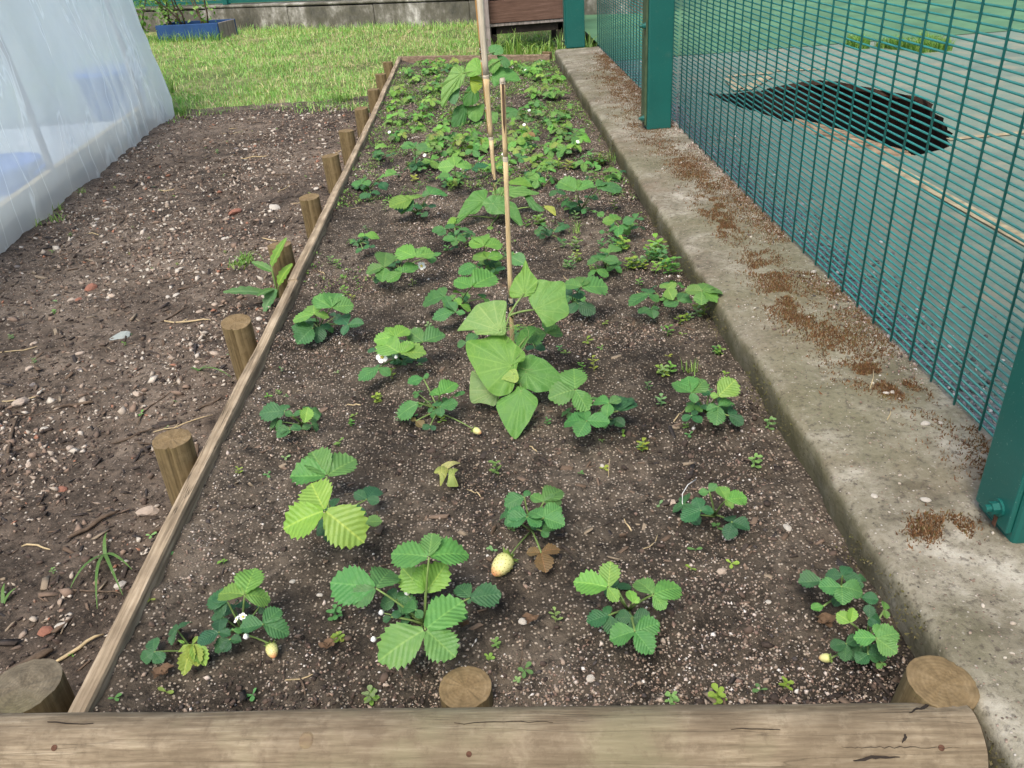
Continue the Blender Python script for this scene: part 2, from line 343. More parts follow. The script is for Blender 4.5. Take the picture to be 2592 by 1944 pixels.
def mat_pit():
    t = NT('shade-darkened pit earth'); co = t.co(); n = t.noise(co, 22, 5, .7); n2 = t.noise(co, 3, 3); c = t.ramp(n, [(.35, (.010, .007, .006)), (.5, (.030, .018, .012)), (.7, (.08, .045, .028))])  # near-black earth: the hole's shade is put into the base colour
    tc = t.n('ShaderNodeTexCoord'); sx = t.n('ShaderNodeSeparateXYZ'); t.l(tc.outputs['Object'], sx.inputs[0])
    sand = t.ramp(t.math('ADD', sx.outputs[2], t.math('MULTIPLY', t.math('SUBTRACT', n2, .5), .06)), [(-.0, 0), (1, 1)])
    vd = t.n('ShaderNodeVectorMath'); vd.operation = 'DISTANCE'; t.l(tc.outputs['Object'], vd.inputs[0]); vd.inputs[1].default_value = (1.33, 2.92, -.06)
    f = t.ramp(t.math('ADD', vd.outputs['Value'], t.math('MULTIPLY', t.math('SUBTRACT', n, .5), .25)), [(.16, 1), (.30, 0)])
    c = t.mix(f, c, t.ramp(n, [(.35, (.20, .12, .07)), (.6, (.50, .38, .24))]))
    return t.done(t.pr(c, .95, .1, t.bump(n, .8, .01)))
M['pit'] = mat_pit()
M['sand'] = mat_plain('pale sand', (.27, .19, .115), .95, .1, .75, 16, .6)
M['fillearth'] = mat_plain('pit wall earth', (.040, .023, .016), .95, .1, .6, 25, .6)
def mat_poly():
    t = NT('polythene sheet'); co = t.co(); n = t.noise(co, 2.0, 4); fz = t.noise(t.co((1, 1, .35)), 18, 4)
    cr_ = t.noise(t.co((5.5, 5.5, 1.1)), 1.0, 3, .5); ridge = t.ramp(t.math('ABSOLUTE', t.math('SUBTRACT', cr_, .5)), [(.0, 1), (.016, 0)])
    p = t.pr((.84, .90, .915), .28, .45, t.bump(t.math('ADD', t.math('MULTIPLY', ridge, .7), fz), .35, .012)); tl = t.n('ShaderNodeBsdfTranslucent'); tl.inputs[0].default_value = (.90, .965, .97, 1)
    tp = t.n('ShaderNodeBsdfTransparent'); tp.inputs[0].default_value = (.95, .97, .98, 1)
    m1 = t.n('ShaderNodeMixShader'); m1.inputs[0].default_value = .6; t.l(p, m1.inputs[1]); t.l(tl.outputs[0], m1.inputs[2])
    m2 = t.n('ShaderNodeMixShader'); t.l(t.math('MULTIPLY', t.ramp(n, [(.3, .24), (.7, .38)]), t.math('SUBTRACT', 1.0, t.math('MULTIPLY', ridge, .8))), m2.inputs[0]); t.l(m1.outputs[0], m2.inputs[1]); t.l(tp.outputs[0], m2.inputs[2])
    return t.done(m2.outputs[0])
M['poly'] = mat_poly()
M['moss'] = mat_island('brown moss', [(0, (.14, .06, .022)), (.3, (.20, .10, .035)), (.55, (.09, .045, .018)), (.75, (.14, .11, .03)), (.9, (.30, .20, .11))], bump=False)
M['greenmoss'] = mat_island('green moss', [(0, (.09, .085, .022)), (.35, (.13, .13, .03)), (.6, (.06, .055, .022)), (.8, (.16, .14, .06))], bump=False)

# ------------------------------------------------------------------ ground heights
ZP = -0.08
XL, XK = -.530, .462          # outer edge of the board, bed-side face of the kerb
def zbed(x, y):
    return .010*fbm(x*5, y*5, 3, 3)+.011*fbm(np.asarray(x)*30, np.asarray(y)*30, 4, 9)-.004+.013*np.exp(-((np.asarray(x)-XL-.02)/.05)**2)
def zpath(x, y):
    return ZP+.016*fbm(np.asarray(x)*3, np.asarray(y)*3, 3, 21)+.008*fbm(np.asarray(x)*30, np.asarray(y)*30, 3, 31)
def yback(x): return 5.70+(np.asarray(x)+.53)*(5.30-5.70)/.97

# ------------------------------------------------------------------ the setting
def grid_obj(name, xs, ys, zf, mat):
    X, Y = np.meshgrid(xs, ys, indexing='ij'); Z = zf(X, Y)
    V = np.stack([X, Y, Z], -1).reshape(-1, 3); o = link(name, mesh_np(name, V, grid_faces(len(xs), len(ys)), True), mat)
    return tag(o, kind='structure')
ge = MB()
for xa, xb_, ya, yb_ in ((-150, .70, -60, 200), (2.4, 150, -60, 200), (.70, 2.4, -60, 2.38), (.70, 2.4, 4.8, 200)): ge.add([(xa, ya, -.16), (xb_, ya, -.16), (xb_, yb_, -.16), (xa, yb_, -.16)], [(0, 1, 2, 3)])
tag(ge.build('ground', M['earth']), kind='structure')
# bed soil: denser rows near the camera
tt = np.linspace(0, 1, 620)**1.55; xs = np.linspace(XL+.006, XK+.012, 230)
X, T = np.meshgrid(xs, tt, indexing='ij'); Y = .555+T*(yback(X)-.012-.555); Z = zbed(X, Y)
Z = Z+.012*np.exp(-((X-XK)/.05)**2)*fbm(X*9, Y*9, 2, 77)
tag(link('bed_soil', mesh_np('bed_soil', np.stack([X, Y, Z], -1).reshape(-1, 3), grid_faces(230, 620), True), M['soil']), kind='structure')
ys = .05+4.95*np.linspace(0, 1, 380)**1.25
grid_obj('path_soil', np.linspace(-3.8, -.536, 250), ys, zpath, M['path'])
grid_obj('lawn', np.linspace(-5.5, .75, 130), np.linspace(4.72, 9.6, 120), lambda x, y: ZP-.012+.03*fbm(x*2, y*2, 3, 5)+.01*np.clip(y-5.5, 0, 3), M['lawnsoil'])

# tarmac court with a broken hole in it
hole_px = [(1500, 195), (1560, 204), (1640, 196), (1700, 182), (1770, 172), (1830, 178), (1900, 195), (1960, 204), (2005, 217), (2018, 240), (2035, 262), (2057, 290), (2040, 322), (1960, 340), (1890, 332), (1850, 320), (1800, 303), (1720, 268), (1660, 250), (1590, 228)]
hole = [pz(u*DS, v*DS, 0)[:2] for u, v in hole_px]
H2 = []
for i in range(len(hole)):
    a, b = np.array(hole[i]), np.array(hole[(i+1) % len(hole)])
    for s in (0, .34, .67): H2.append(a+(b-a)*s+rng.normal(0, .010, 2))
bm = bmesh.new()
outer = [bm.verts.new(p+(0,)) for p in ((.745, -1.5), (9, -1.5), (9, 5.1), (.745, 5.1))]
inner = [bm.verts.new((p[0], p[1], 0)) for p in H2]
for L in (outer, inner):
    for i in range(len(L)): bm.edges.new((L[i], L[(i+1) % len(L)]))
bmesh.ops.triangle_fill(bm, edges=bm.edges[:], use_beauty=True)
low = [bm.verts.new((p[0]+rng.normal(0, .008), p[1]+rng.normal(0, .008), -.022)) for p in H2]
for i in range(len(inner)):
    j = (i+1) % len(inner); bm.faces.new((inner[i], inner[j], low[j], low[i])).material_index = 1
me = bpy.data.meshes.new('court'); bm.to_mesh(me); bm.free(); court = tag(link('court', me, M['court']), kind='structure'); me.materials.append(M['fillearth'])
gx, gy = np.linspace(.78, 2.3, 60), np.linspace(2.45, 4.7, 80)
def zpit(x, y):
    t = np.clip(((y-2.66)*.94+(x-1.3)*.18)/.62, 0, 1); t2 = np.clip((x-1.05)*1.2, 0, 1)
    return -.026-.62*(t*t*(3-2*t))**.8*(.35+.65*t2)+.05*t*fbm(x*7, y*7, 4, 41)
X, Y = np.meshgrid(gx, gy, indexing='ij'); Zp = np.minimum(zpit(X, Y), -.024)
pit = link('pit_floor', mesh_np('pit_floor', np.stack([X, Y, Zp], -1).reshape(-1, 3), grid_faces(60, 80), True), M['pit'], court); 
# pale sand spilled down from the near rim
rim = [np.array(pz(u*DS, v*DS, 0)[:2]) for u, v in [(1700, 258), (1730, 273), (1770, 288), (1810, 305), (1850, 319), (1890, 331), (1930, 336), (1970, 337)]]
V = []
for i_, p_ in enumerate(rim):
    for q in range(12):
        w = q/11; ll = .16+.44*math.sin(math.pi*(i_+.5)/len(rim)); xx = p_[0]+.02+w*ll*.35; yy = p_[1]-.01+w*ll; V.append((xx, yy, -.016-.040*w*ll/.3+.010*float(fbm(xx*20, yy*20, 3, 91))*(w > 0)))
link('sand_spill', mesh_np('sand_spill', V, grid_faces(len(rim), 12), True), M['sand'], court)
# reddish earth layer showing under the far rim
mb = MB(); n = len(H2); Vt = []
for p in H2: Vt.append((p[0]*1.002+.004, p[1]+.012, -.023))
for p in H2: Vt.append((p[0]+.05, p[1]+.06, -.16))
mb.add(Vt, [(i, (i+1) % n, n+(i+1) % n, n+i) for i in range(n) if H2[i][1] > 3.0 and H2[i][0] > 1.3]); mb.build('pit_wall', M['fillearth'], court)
gc = MB(); gc.add([(.8, 5.1, .003), (9, 5.1, .003), (9, 16, .003), (.8, 16, .003)], [(0, 1, 2, 3)]); tag(gc.build('playing_surface', M['greencourt']), kind='structure')
def strip(pts, w, name, z=.004):
    P = [np.array(pz(u, v, z)) for u, v in pts]; V = []
    for i, p in enumerate(P):
        t = norm(P[min(i+1, len(P)-1)]-P[max(i-1, 0)]); s = np.array([-t[1], t[0], 0])*w/2; V += [p-s, p+s]
    mb = MB(); mb.add(V, [(2*i, 2*i+2, 2*i+3, 2*i+1) for i in range(len(P)-1)]); mb.build(name, M['paintline'], court)
strip([fr('r', 1112, 850), fr('r', 1600, 812)], .05, 'painted_line'); strip([fr('r', 1120, 870), fr('r', 1230, 1010)], .05, 'painted_line', .008)
strip([fr('r', 1300, 1000), fr('r', 1560, 850)], .06, 'painted_line', .008); strip([fr('s', 640, 150), fr('s', 1300, 520), fr('s', 1950, 880), fr('s', 2700, 1300)], .045, 'painted_line')
strip([(2400, 352), (2640, 330)], .03, 'painted_line'); strip([fr('r', 1650, 790), fr('r', 2212, 770)], .03, 'painted_line')

# ------------------------------------------------------------------ kerb
def build_kerb():
    ny = 420; ysk = np.linspace(-.3, 5.285, ny)
    prof = [(XK+.012, -.14), (XK+.006, -.02), (XK+.001, .022), (XK, .044), (XK+.003, .0535), (XK+.010, .0590), (XK+.022, .0605)]
    prof += [(XK+.022+(.745-XK-.022)*k/14, .061) for k in range(1, 14)]+[(.738, .061), (.7425, .057), (.743, .03), (.743, -.14)]
    P = np.array(prof); V = np.zeros((ny, len(P), 3))
    for k in range(len(P)):
        x, z = P[k]; top = z > .05
        chip = np.clip(fbm(ysk*9, np.full(ny, 1.0), 4, 51), -1, 1)*.006 if k < 7 else 0
        V[:, k, 0] = x+chip+.0025*fbm(ysk*60, np.full(ny, k*3.), 2, 61)*(1 if k < 7 else 0); V[:, k, 1] = ysk
        V[:, k, 2] = z+(.003*fbm(ysk*14, np.full(ny, x*14), 3, 71)+.0012*fbm(ysk*70, np.full(ny, x*70), 2, 73) if top else 0)
    me = mesh_np('concrete_kerb', V.reshape(-1, 3), grid_faces(ny, len(P)), True)
    bm = bmesh.new(); bm.from_mesh(me); bm.verts.ensure_lookup_table(); m = len(P)
    bm.faces.new([bm.verts[(ny-1)*m+k] for k in range(m)]); bm.faces.new([bm.verts[k] for k in reversed(range(m))]); bmesh.ops.recalc_face_normals(bm, faces=bm.faces[:]); bm.to_mesh(me); bm.free()
    return tag(link('concrete_kerb', me, M['concrete']), 'mossy weathered concrete kerb running along the foot of the green mesh fence', 'kerb')
build_kerb()
def zk(x, y): return .061+.004*fbm(np.asarray(y)*14, np.asarray(x)*14, 3, 71)

# ------------------------------------------------------------------ mesh fence
XF = .7235; YW0 = 2.543; ZB = .064
POSTY = [.81, 3.145, 5.36]
fence = empty('mesh_fence', (XF, 3.1, .06), 'tall green welded mesh fence standing on the concrete kerb', 'fence')
FO = np.array([XF, 3.1, .06])
def fchild(o, p):
    o.parent = p; return o
zt = 2.02
vw = MB(); vw.tube([(0, 0, 0), (0, 0, zt-ZB)], .0020, 6); 
me_v = bpy.data.meshes.new('vertical_wire'); me_v.from_pydata(vw.v, [], vw.f); me_v.polygons.foreach_set('use_smooth', [True]*len(me_v.polygons)); me_v.materials.append(M['wire'])
ivs = [(POSTY[0]+.045, POSTY[1]-.042), (POSTY[1]+.042, POSTY[2]-.05)]
for y in [YW0-.0762*k for k in range(-40, 25)]:
    if any(a < y < b for a, b in ivs): link('vertical_wire', me_v, None, fence, (0, y-FO[1], ZB-FO[2]))
PITCHZ = .0127
for a, b in ivs:
    hw = MB(); hw.tube([(0, a-.02, 0), (0, b+.02, 0)], .0019, 6); me_h = bpy.data.meshes.new('horizontal_wire'); me_h.from_pydata(hw.v, [], hw.f)
    me_h.polygons.foreach_set('use_smooth', [True]*len(me_h.polygons)); me_h.materials.append(M['wire'])
    up = MB(); k = 0
    while True:
        z = ZB+.008+k*PITCHZ; k += 1
        if z > zt: break
        if z < .85: link('horizontal_wire', me_h, None, fence, (.0034, -FO[1], z-FO[2]))
        else: up.tube([(XF+.0034, a-.02, z), (XF+.0034, b+.02, z)], .002, 4, False)
    o = up.build('upper_mesh', M['wire'], fence, loc=-FO); tag(o, kind='stuff')
# the bay that runs on past the near post, outside the picture
bay = MB()
for k in range(29): bay.tube([(XF, .77-.0762*k, ZB), (XF, .77-.0762*k, zt)], .002, 4, False)
for k in range(150): bay.tube([(XF-.004, .79, ZB+.008+k*PITCHZ), (XF-.004, -1.4, ZB+.008+k*PITCHZ)], .002, 4, False)
tag(bay.build('next_mesh_bay', M['wire'], fence, loc=-FO), kind='stuff')
for i, yp in enumerate(POSTY):
    x0 = .628 if i == 0 else (.606 if i == 1 else .535); x1 = (.706, .698, .65)[i]
    pm = MB(); pm.box(x0, x1, yp-.042, yp+.042, .058, 2.1); p = pm.build('post', M['green'], fence, loc=-FO, bevel=.006)
    cl = MB(); cl.box(x0-.008, x0-.0005, yp-.036, yp+.036, .075, 2.05); c = cl.build('clamp_bar', M['olive'] if i == 1 else M['green'], p, bevel=.002)
    for zb in (.10, .42, .75, 1.2, 1.7):
        b = MB(); yy = yp-(.012 if i == 0 else .02)
        b.tube([(x0-.008, yy, zb), (x0-.011, yy, zb)], .012, 12); b.tube([(x0-.011, yy, zb), (x0-.020, yy, zb)], .0085, 6); b.tube([(x0-.02, yy, zb), (x0-.027, yy, zb)], .005, 8)
        b.build('bolt', M['green'] if i < 2 else M['olive'], p)
        rs = MB(); rs.box(x0-.0088, x0-.0082, yy-.003, yy+.004, zb-.030, zb-.013); rs.build('rust_streak', M['rust'], p, bevel=.0006)
# near post foot: chamfered clamp plate end
# ------------------------------------------------------------------ timber edging
def rough_cyl(name, r, axis, length, segs, rings, seed, grooves=(), taper=0, wob=.02):
    V = []; ang = np.linspace(0, 2*math.pi, segs, endpoint=False)
    for k in range(rings):
        s = k/(rings-1)
        rr = r*(1-taper*s)*(1+wob*fbm(np.cos(ang)*1.5+s*length*5, np.sin(ang)*1.5+seed, 3, seed)+.012*fbm(np.cos(ang)*6+s*length*14, np.sin(ang)*6, 2, seed+5))
        for g0, gw, gd, s0, s1 in grooves:
            if s0 <= s <= s1:
                dd = np.abs((ang-g0+math.pi) % (2*math.pi)-math.pi); rr = rr-gd*np.exp(-(dd/gw)**2)*min(1, (s-s0)/.08+.3, (s1-s)/.05+.4)
        for a, q in zip(ang, rr): V.append((q*math.cos(a), q*math.sin(a), s*length))
    V = np.array(V)
    Fc = [(k*segs+q, k*segs+(q+1) % segs, (k+1)*segs+(q+1) % segs, (k+1)*segs+q) for k in range(rings-1) for q in range(segs)]
    return V, Fc
def stake(name, x, y, ztop, r, label, group=None, tilt=(0, 0), seed=1, groove=None, zbot=-.2, topmat='staketop'):
    Ln = ztop-zbot
    g = [] if groove is None else [(groove, .055, .010, .3, 1.01)]
    V, Fc = rough_cyl(name, r, 2, Ln, 56, 14, seed, g)
    # slight saw-cut slope
    V[-56:, 2] += V[-56:, 0]*rng.normal(0, .05)+V[-56:, 1]*rng.normal(0, .05)+rng.normal(0, .0006, 56)
    root = empty(name, (x, y, zbot), label, 'stake', group); root.rotation_euler = (tilt[0], tilt[1], 0)
    me = bpy.data.meshes.new('shaft'); me.from_pydata([tuple(v) for v in V], [], Fc); me.polygons.foreach_set('use_smooth', [True]*len(Fc)); link('shaft', me, M['stake'], root)
    top = V[-56:]; c = top.mean(0); VV = [c+(p-c)*f+np.array([0, 0, .0012*(1-f)+.0008*rng.normal()]) for f in (.33, .66) for p in top]+[c+(p-c)*1.0 for p in top]
    VV = [c]+VV; F2 = [(0, 1+q, 1+(q+1) % 56) for q in range(56)]
    for k in range(2): F2 += [(1+k*56+q, 1+(k+1)*56+q, 1+(k+1)*56+(q+1) % 56, 1+k*56+(q+1) % 56) for q in range(56)]
    m2 = bpy.data.meshes.new('sawn_top'); m2.from_pydata([tuple(v-c) for v in VV], [], F2); m2.polygons.foreach_set('use_smooth', [True]*len(F2)); link('sawn_top', m2, M[topmat], root, c)
    return root
lx = -.578
sp = [(365, 950), (513, 692), (605, 530), (669, 423), (716, 336), (748, 282), (778, 234), (803, 193), (823, 160), (839, 134)]
words = ['first', 'second', 'third', 'fourth', 'fifth', 'sixth', 'seventh', 'eighth', 'ninth', 'tenth']
for k, (u, v) in enumerate(sp):
    d = ray(u*DS, v*DS); t = lx/d[0]; P = CAM+t*d
    lab = 'round wooden stake, %s along the edging board from the corner stake' % words[k]
    if k == 0: lab = 'round wooden stake with a long dark split, next along the board from the corner stake'
    if k == 2: lab = 'round wooden stake with the leafy dock weed growing against it'
    stake('stake', P[0], P[1], min(P[2], .075), .032, lab, 'stakes along the edging board', (rng.normal(0, .02), rng.normal(0, .02)), 11+k, (-1.45 if k == 0 else -1.6+.25*rng.normal()) if k < 4 else None)
P = pz(58*DS, 1486*DS, .030); stake('stake', P[0]-.014, P[1]+.002, .030, .045, 'thick corner stake with a rough grey top between log end and board', 'corner stakes', (0, .03), 41, topmat='greytop')
P = pz(1005*DS, 1478*DS, .018); stake('stake', P[0], P[1], .018, .031, 'round stake driven flush with the soil behind the log', None, (.02, 0), 43)
P = pz(1998*DS, 1437*DS, .068); stake('stake', P[0]-.008, P[1]+.004, .068, .0355, 'stout round stake standing between the log end and the concrete kerb', 'corner stakes', (.10, .06), 47)
P = pz(1184*DS, 115*DS, .035); stake('stake', P[0]-.005, P[1]+.02, .040, .032, 'short stake at the far corner where back board meets the kerb', None, (0, 0), 53, zbot=-.15)
# front log, lying across
V, Fc = rough_cyl('log', .0405, 0, 1.62, 96, 160, 5, [(4.05, .03, .0022, .05, .6), (3.62, .03, .0020, .3, .999), (4.45, .04, .0035, .80, .95), (2.95, .03, .0016, .0, .5), (2.6, .03, .0014, .45, .95)], 0, .05)
A = pz(0, 1806, .056); B = pz(2440, 1776, .056)
ax = norm([B[0]-A[0], B[1]-A[1], 0.0]); pe = pz(2476, 1850, .03)
xr = .447; yr = B[1]-.030+(xr-B[0])*ax[1]/ax[0]
logo = empty('log', (xr-.81*ax[0], yr-.81*ax[1], -.012), 'long weathered round log lying across the front end of the bed', 'log')
rotz = math.atan2(ax[1], ax[0]); LM = Matrix.Rotation(rotz, 4, 'Z')
V2 = np.stack([V[:, 2]-.81, -V[:, 1], V[:, 0]+.040], 1)   # axis to x
me = bpy.data.meshes.new('trunk'); me.from_pydata([tuple(p) for p in V2], [], Fc); me.polygons.foreach_set('use_smooth', [True]*len(Fc)); link('trunk', me, M['log'], logo, mw=LM)
for s, k in ((-1, 0), (1, 159)):
    ring = V2[k*96:(k+1)*96]; c = ring.mean(0)+np.array([s*.002, 0, 0]); m2 = bpy.data.meshes.new('end_grain')
    m2.from_pydata([tuple(c)]+[tuple(p+np.array([s*.0006, 0, 0])) for p in ring], [], [(0, 1+q, 1+(q+1) % 96) if s > 0 else (0, 1+(q+1) % 96, 1+q) for q in range(96)]); link('end_grain', m2, M['logend'], logo, mw=LM)
def on_log(u, v):
    d = LM.inverted() @ Vector(ray(u, v)); o = LM.inverted() @ (Vector(CAM)-Vector(logo.location)-Vector((0, 0, 0))); o = Vector(o); o.z -= .04
    a = d.y**2+d.z**2; b = 2*(o.y*d.y+o.z*d.z); c = o.y**2+o.z**2-.0408**2; D_ = b*b-4*a*c
    if D_ < 0: return None
    t = (-b-math.sqrt(D_))/(2*a); p = o+d*t; p.z += .04; return p, Vector((0, p.y, p.z-.04)).normalized()
for u, v, r, nm in [(137, 1893, .0032, 'nail'), (1187, 1909, .0030, 'nail'), (2383, 1893, .0030, 'nail'), (775, 1873, .0085, 'knot')]:
    h = on_log(u, v)
    if h is None: continue
    p, nn = h; mb = MB(); a = np.array(nn)
    if nm == 'nail': mb.tube([np.array(p)-a*.004, np.array(p)+a*.0004], r, 14)
    else: mb.tube([np.array(p)-a*.006, np.array(p)-a*.0006, np.array(p)+a*.0008], [r*1.1, r, r*.72], 18)
    o = mb.build(nm, M['rust'] if nm == 'nail' else M['logend'], logo); o.matrix_basis = LM
# dark open splits in the log, as thin wedges let into the surface
for line in ([(2300, 1806), (2345, 1788), (2362, 1770), (2372, 1760), (2392, 1752)], [(2283, 1880), (2292, 1868), (2288, 1858)], [(2130, 1891), (2180, 1893), (2250, 1890), (2330, 1893), (2450, 1892)], [(2160, 1925), (2215, 1917), (2290, 1918)], [(1150, 1832), (1300, 1827), (1420, 1830)], [(120, 1829), (260, 1834)], [(1850, 1849), (2000, 1846)]):
    fine_ = []
    for (ua, va), (ub, vb) in zip(line, line[1:]):
        for q in np.linspace(0, 1, 7)[:-1]: fine_.append((ua+(ub-ua)*q, va+(vb-va)*q+rng.normal(0, 1.6)))
    P_ = [h for h in (on_log(u, v) for u, v in fine_) if h]; mb = MB(); V = []; wide = .0016 if line[0][0] in (2300, 2283, 2160) else .0003
    for q, (p, nn) in enumerate(P_):
        t_ = norm(np.array(P_[min(q+1, len(P_)-1)][0])-np.array(P_[max(q-1, 0)][0])); sd = np.cross(np.array(nn), t_)*wide*(.1+math.sin(math.pi*q/(len(P_)-1))*rng.uniform(.5, 1.3)); c_ = np.array(p)+np.array(nn)*.0012
        V += [c_-sd, c_+sd, c_-np.array(nn)*.005]
    mb.add(V, [(3*i_, 3*i_+3, 3*i_+4, 3*i_+1) for i_ in range(len(P_)-1)]+[(3*i_+1, 3*i_+4, 3*i_+5, 3*i_+2) for i_ in range(len(P_)-1)]+[(3*i_+2, 3*i_+5, 3*i_+3, 3*i_) for i_ in range(len(P_)-1)])
    o = mb.build('split', M['darkgap'], logo); o.matrix_basis = LM
# edging boards
def board(name, P0, P1, th, zt0, zt1, zb, label, mat, wob=.004, n=70, seed=1, group='edging boards along the path side of the bed'):
    P0 = np.array(P0); P1 = np.array(P1); L = np.linalg.norm(P1-P0); t = (P1-P0)/L; s = np.array([t[1], -t[0]])
    V = []; prof = [(0, 0), (.0, .3), (0, .8), (.04, .97), (.12, 1), (.35, 1.0), (.65, 1.0), (.88, 1), (.96, .97), (1, .8), (1, .3), (1, 0)]
    for k in range(n):
        q = k/(n-1); c = P0+t*L*q; w = wob*fbm(q*L*3, seed*7.1, 3, seed); zz = zt0+(zt1-zt0)*q+.004*fbm(q*L*4, seed*3.3, 3, seed+3)
        for a, b in prof:
            e = .0016*fbm(q*L*25, a*3+seed, 2, seed+9)
            p = c+s*(th*a+w+(e if a in (0, 1) else 0)); V.append((p[0], p[1], zb+(zz-zb)*b+.0012*fbm(q*L*40, a*9+seed, 2, seed+11)*(b > .9)))
    m = len(prof); Fs = [(k*m+q, (k+1)*m+q, (k+1)*m+(q+1) % m, k*m+(q+1) % m) for k in range(n-1) for q in range(m)]
    Fs += [tuple(range(m)), tuple((n-1)*m+q for q in reversed(range(m)))]
    me = bpy.data.meshes.new(name); c = np.array([(P0[0]+P1[0])/2, (P0[1]+P1[1])/2, zb]); me.from_pydata([tuple(np.array(v)-c) for v in V], [], Fs)
    bm = bmesh.new(); bm.from_mesh(me); bmesh.ops.recalc_face_normals(bm, faces=bm.faces[:]); bm.to_mesh(me); bm.free()
    return tag(link(name, me, mat, None, c), label, 'board', group)
board('edging_board', (XL-.014, .615), (XL+.003, 1.955), .026, .028, .030, -.11, 'long weathered edging board running from the log to the dock weed', M['plank'], seed=2)
board('edging_board', (XL-.002, 1.945), (XL+.001, 3.62), .028, .034, .030, -.11, 'weathered edging board lapping the first board beside the dock weed', M['plank'], seed=3)
board('edging_board', (XL+.002, 3.60), (XL-.004, 5.70), .028, .030, .030, -.11, 'grey edging board reaching the far corner of the bed', M['plank'], seed=4)
board('back_board', (-.535, 5.725), (.43, 5.325), -.022, .032, .032, -.12, 'pale topped board closing the far end of the bed', M['backplank'], seed=5, group=None)

# ------------------------------------------------------------------ boundary wall, screen, planter, shed at the far end
def wall_y(x): return 8.07+(x+.128)*(8.937-8.07)/(-1.993+.128)
wa, wb = np.array([-4.6, wall_y(-4.6)]), np.array([1.6, wall_y(1.6)]); wt = norm(wb-wa); wnm = np.array([-wt[1], wt[0]])
wl_ = empty('boundary_wall', (wa[0], wa[1], ZP), 'low stained concrete boundary wall at the far edge of the lawn', 'wall')
WLn = np.linalg.norm(wb-wa); x = 0; k = 0
while x < WLn:
    ln = min(.95+.1*rng.random(), WLn-x); mb = MB(); mb.box(x+.002, x+ln-.002, .004*rng.normal(), .16, -.1, .222+.004*rng.normal())
    o = mb.build('wall_panel', M['wall'], wl_, bevel=.008); o.rotation_euler[2] = math.atan2(wt[1], wt[0]); x += ln; k += 1
mb = MB(); mb.box(0, WLn, -.012, .18, .229, .252); o = mb.build('wall_coping', M['wall'], wl_, bevel=.01); o.rotation_euler[2] = math.atan2(wt[1], wt[0])
bf = empty('boundary_fence', (wa[0], wa[1], ZP+.252), 'green slatted mesh fence standing on top of the far boundary wall', 'fence')
for k in range(4):
    mb = MB(); mb.box(.3+k*1.9, .36+k*1.9, .07, .13, 0, 1.6); o = mb.build('post', M['green'], bf, bevel=.004); o.rotation_euler[2] = math.atan2(wt[1], wt[0])
for k in range(44):
    mb = MB(); mb.box(0, WLn, .096, .102, .012+k*.036, .012+k*.036+.031); o = mb.build('slat', M['green'], bf); o.rotation_euler[2] = math.atan2(wt[1], wt[0])
# planter
a = pz(345*DS, 97*DS, -.085); b = pz(478*DS, 92*DS, -.085); a_p = a.copy()
pt = norm([b[0]-a[0], b[1]-a[1]]); pl = np.linalg.norm(b[:2]-a[:2])
pln = empty('planter_box', (a[0], a[1], -.085), 'faded blue wooden planter box in the long grass before the far wall', 'planter'); ra = math.atan2(pt[1], pt[0])
for nm, bx in [('front_panel', (0, pl, 0, .02, 0, .17)), ('back_panel', (0, pl, .30, .32, 0, .17)), ('end_panel', (0, .02, .021, .299, 0, .168)), ('end_panel', (pl-.02, pl, .021, .299, 0, .168))]:
    mb = MB(); mb.box(*bx); o = mb.build(nm, M['bluepl'] if not (nm == 'end_panel' and bx[0] > .1) else M['greyboard'], pln, bevel=.004); o.rotation_euler[2] = ra
mb = MB(); mb.box(.021, pl-.021, .021, .299, 0, .14); o = mb.build('compost', M['soil'], pln); o.rotation_euler[2] = ra
# shed on legs
sy = 6.22; x0, x1 = .088, .62
sh = empty('timber_coop', (x0, sy, ZP), 'brown boarded timber coop raised on legs beyond the far end of the bed', 'coop')
zb0 = .135; hs = [.155, .16, .16, .16, .16]; z = zb0
for k, h in enumerate(hs):
    mb = MB(); mb.box(x0+.002, x1, sy-.004*rng.random(), sy+.02, z, z+h-.012); mb.build('board', M['brownboard'], sh, loc=(-x0, -sy, -ZP), bevel=.003)
    mb = MB(); mb.box(x0+.002, x0+.02, sy+.024, sy+.60, z, z+h-.012); mb.build('side_board', M['brownboard'], sh, loc=(-x0, -sy, -ZP), bevel=.003)
    mb = MB(); mb.box(x1-.02, x1-.002, sy+.024, sy+.60, z, z+h-.012); mb.build('side_board', M['brownboard'], sh, loc=(-x0, -sy, -ZP), bevel=.003); z += h
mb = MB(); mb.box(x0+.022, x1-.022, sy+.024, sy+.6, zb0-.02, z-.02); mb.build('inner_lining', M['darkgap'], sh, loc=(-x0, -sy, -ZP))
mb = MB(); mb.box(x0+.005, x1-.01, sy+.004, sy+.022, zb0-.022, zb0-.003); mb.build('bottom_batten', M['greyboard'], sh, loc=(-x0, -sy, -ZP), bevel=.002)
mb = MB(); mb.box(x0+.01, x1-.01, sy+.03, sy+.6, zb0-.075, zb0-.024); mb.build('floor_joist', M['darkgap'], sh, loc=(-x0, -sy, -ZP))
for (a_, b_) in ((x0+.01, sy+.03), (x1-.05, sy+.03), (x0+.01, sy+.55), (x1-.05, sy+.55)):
    mb = MB(); mb.box(a_, a_+.04, b_, b_+.04, ZP-.03, zb0-.03); mb.build('leg', M['darkgap'], sh, loc=(-x0, -sy, -ZP), bevel=.003)
